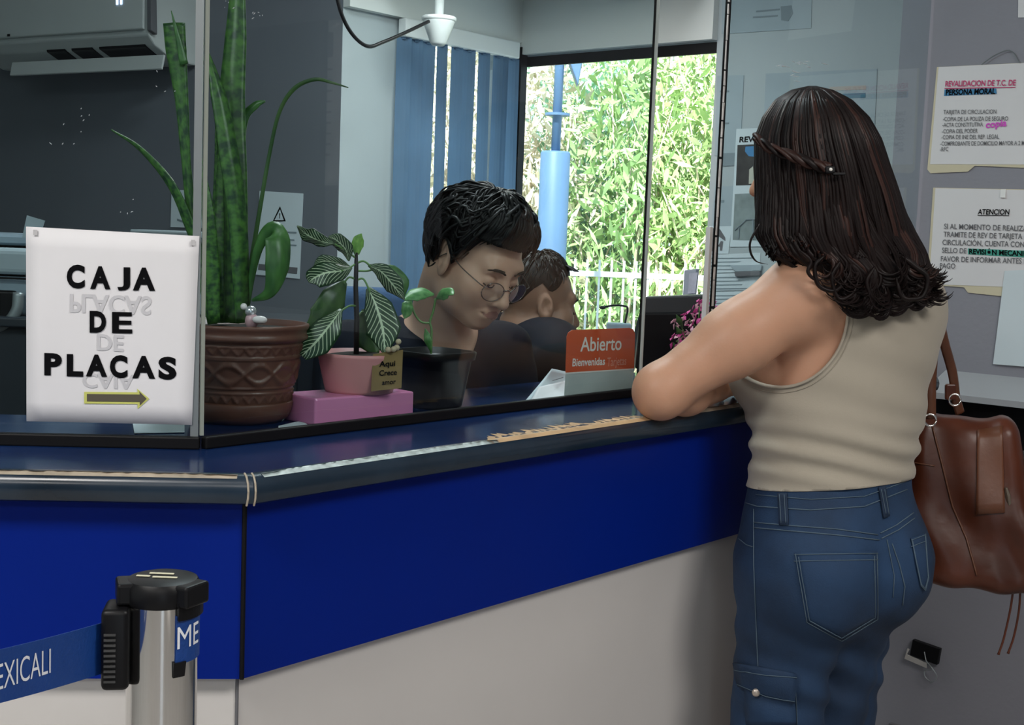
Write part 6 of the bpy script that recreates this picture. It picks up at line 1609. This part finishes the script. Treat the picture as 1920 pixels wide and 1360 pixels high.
# ---------------------------------------------------------------- second clerk in profile
F2 = Vector((.93, .30, -.12)).normalized(); X2 = F2.cross(Z).normalized(); U2 = X2.cross(F2); S2 = .98
C2 = atY(1010, 566, 3.15) ; H2 = Frame(C2, X2, F2, U2)
SC2 = Vector((.035, 3.22, 0)); T2F = Vector((.90, .35, 0)).normalized(); T2X = T2F.cross(Z).normalized(); T2 = Frame(SC2, T2X, T2F, Z)
B2 = Body(); t_torso(B2, T2)
SLa, SRa = T2(-.18, -.01, 1.06), T2(.18, -.01, 1.06)
B2.add(f_cap(T2(0, -.02, 1.06), H2(0, -.03, -.06), .060, .056), .045); B2.add(f_cap(T2(0, -.02, 1.08), SLa, .05, .05), .05); B2.add(f_cap(T2(0, -.02, 1.08), SRa, .05, .05), .05)
A2 = [(SLa, T2(-.24, .12, .82), T2(-.10, .30, .88), 1), (SRa, T2(.24, .12, .82), T2(.10, .30, .88), -1)]; arms(B2, T2, A2)
hand(B2, A2[0][2], T2F + T2X * .3, Z, 1, .35); hand(B2, A2[1][2], T2F - T2X * .3, Z, -1, .35); legs(B2, T2)
face(B2, H2, S2, 1.0, 1.05)
lo2 = SC2 + Vector((-.4, -.5, -.02)); hi2 = SC2 + Vector((.62, .55, 1.42))
P2, Q2_ = nets(B2, lo2, hi2, .004)
r2 = empty('person', SC2, 'clerk with short black hair and dark jacket seen in profile before the window', 'person')
skin_mesh('body', P2, Q2_, H2, M['skin_tan'], r2, S2); face_parts(H2, S2, r2)
G2 = Body(); t_torso(G2, T2, .012); G2.add(f_cap(T2(0, -.02, 1.08), SLa, .058, .060), .05); G2.add(f_cap(T2(0, -.02, 1.08), SRa, .058, .060), .05); G2.add(f_cap(T2(0, -.03, 1.06), T2(.0, .015, 1.135), .085, .078), .03); arms(G2, T2, A2, .014)
def c2(P):
    q = (P - np.array(T2.o)) @ np.array(T2.M); inn = np.hypot(q[:, 0], q[:, 1])
    f = np.maximum(1.128 - .35 * np.clip(q[:, 1], 0, .2) - q[:, 2], inn - .092)
    da = np.minimum(np.linalg.norm(P - np.array(A2[0][2]), axis=1), np.linalg.norm(P - np.array(A2[1][2]), axis=1)) - .05
    return np.minimum.reduce([q[:, 2] - .68, f, da])
garment('jacket', G2, c2, lo2, SC2 + Vector((.62, .55, 1.22)), M['jacket'], r2, .006, fold(T2)); collar(T2, 1.075, .082, M['jacket'], r2)
garment('trousers', (lambda: (lambda B: (legs(B, T2), B.add(f_ell(T2(0, -.05, .67), (.175, .14, .13), T2.M), .05), B)[2])(Body()))(), lambda P: np.minimum(P[:, 2] - .10, .74 - P[:, 2]), lo2, SC2 + Vector((.62, .55, .9)), M['trouser'], r2, .008)
def ln2(ph):
    p = abs((ph + math.pi) % (2 * math.pi) - math.pi); d = math.degrees(p)
    return R(float(np.interp(d, [0, 35, 55, 70, 82, 95, 108, 125, 150, 180], [58, 58, 62, 84, 92, 78, 90, 112, 122, 126])))
def th2(f, ph): return (.012 + .006 * max(0, math.cos(ph))) * (1 - .8 * max(0, (f - .45) / .55) ** 1.2)
h2_ = hair_cap(H2, S2, r2, M['hair_k'], th2, ln2, bump=.0015)
lk = []
for i in range(420):
    ph0 = rg.uniform(-math.pi, math.pi); t0_ = rg.uniform(.05, .8); P = []; n_ = 6
    for j in range(n_):
        t = j / 5; f = min(1.0, t0_ + .16 * t); ph = ph0 + .1 * t * math.sin(i); P.append(head_pt(H2, S2, ln2(ph) * f, ph, 1.0, th2(f, ph) + .006 * math.sin(math.pi * t * .6) * (1.2 - f)))
    lk.append((P, [.0022, .0024, .0022, .0018, .0012, .0006]))
for i in range(60):
    ph0 = rg.gauss(0, .5); P = [head_pt(H2, S2, ln2(ph0) * (.75 + .05 * j), ph0 + .02 * j, 1.0, .014 + .003 * j) for j in range(6)]; lk.append((P, [.003, .003, .0028, .002, .0014, .0006]))
locks(lk, None, M['hair_k'], 'locks', h2_)
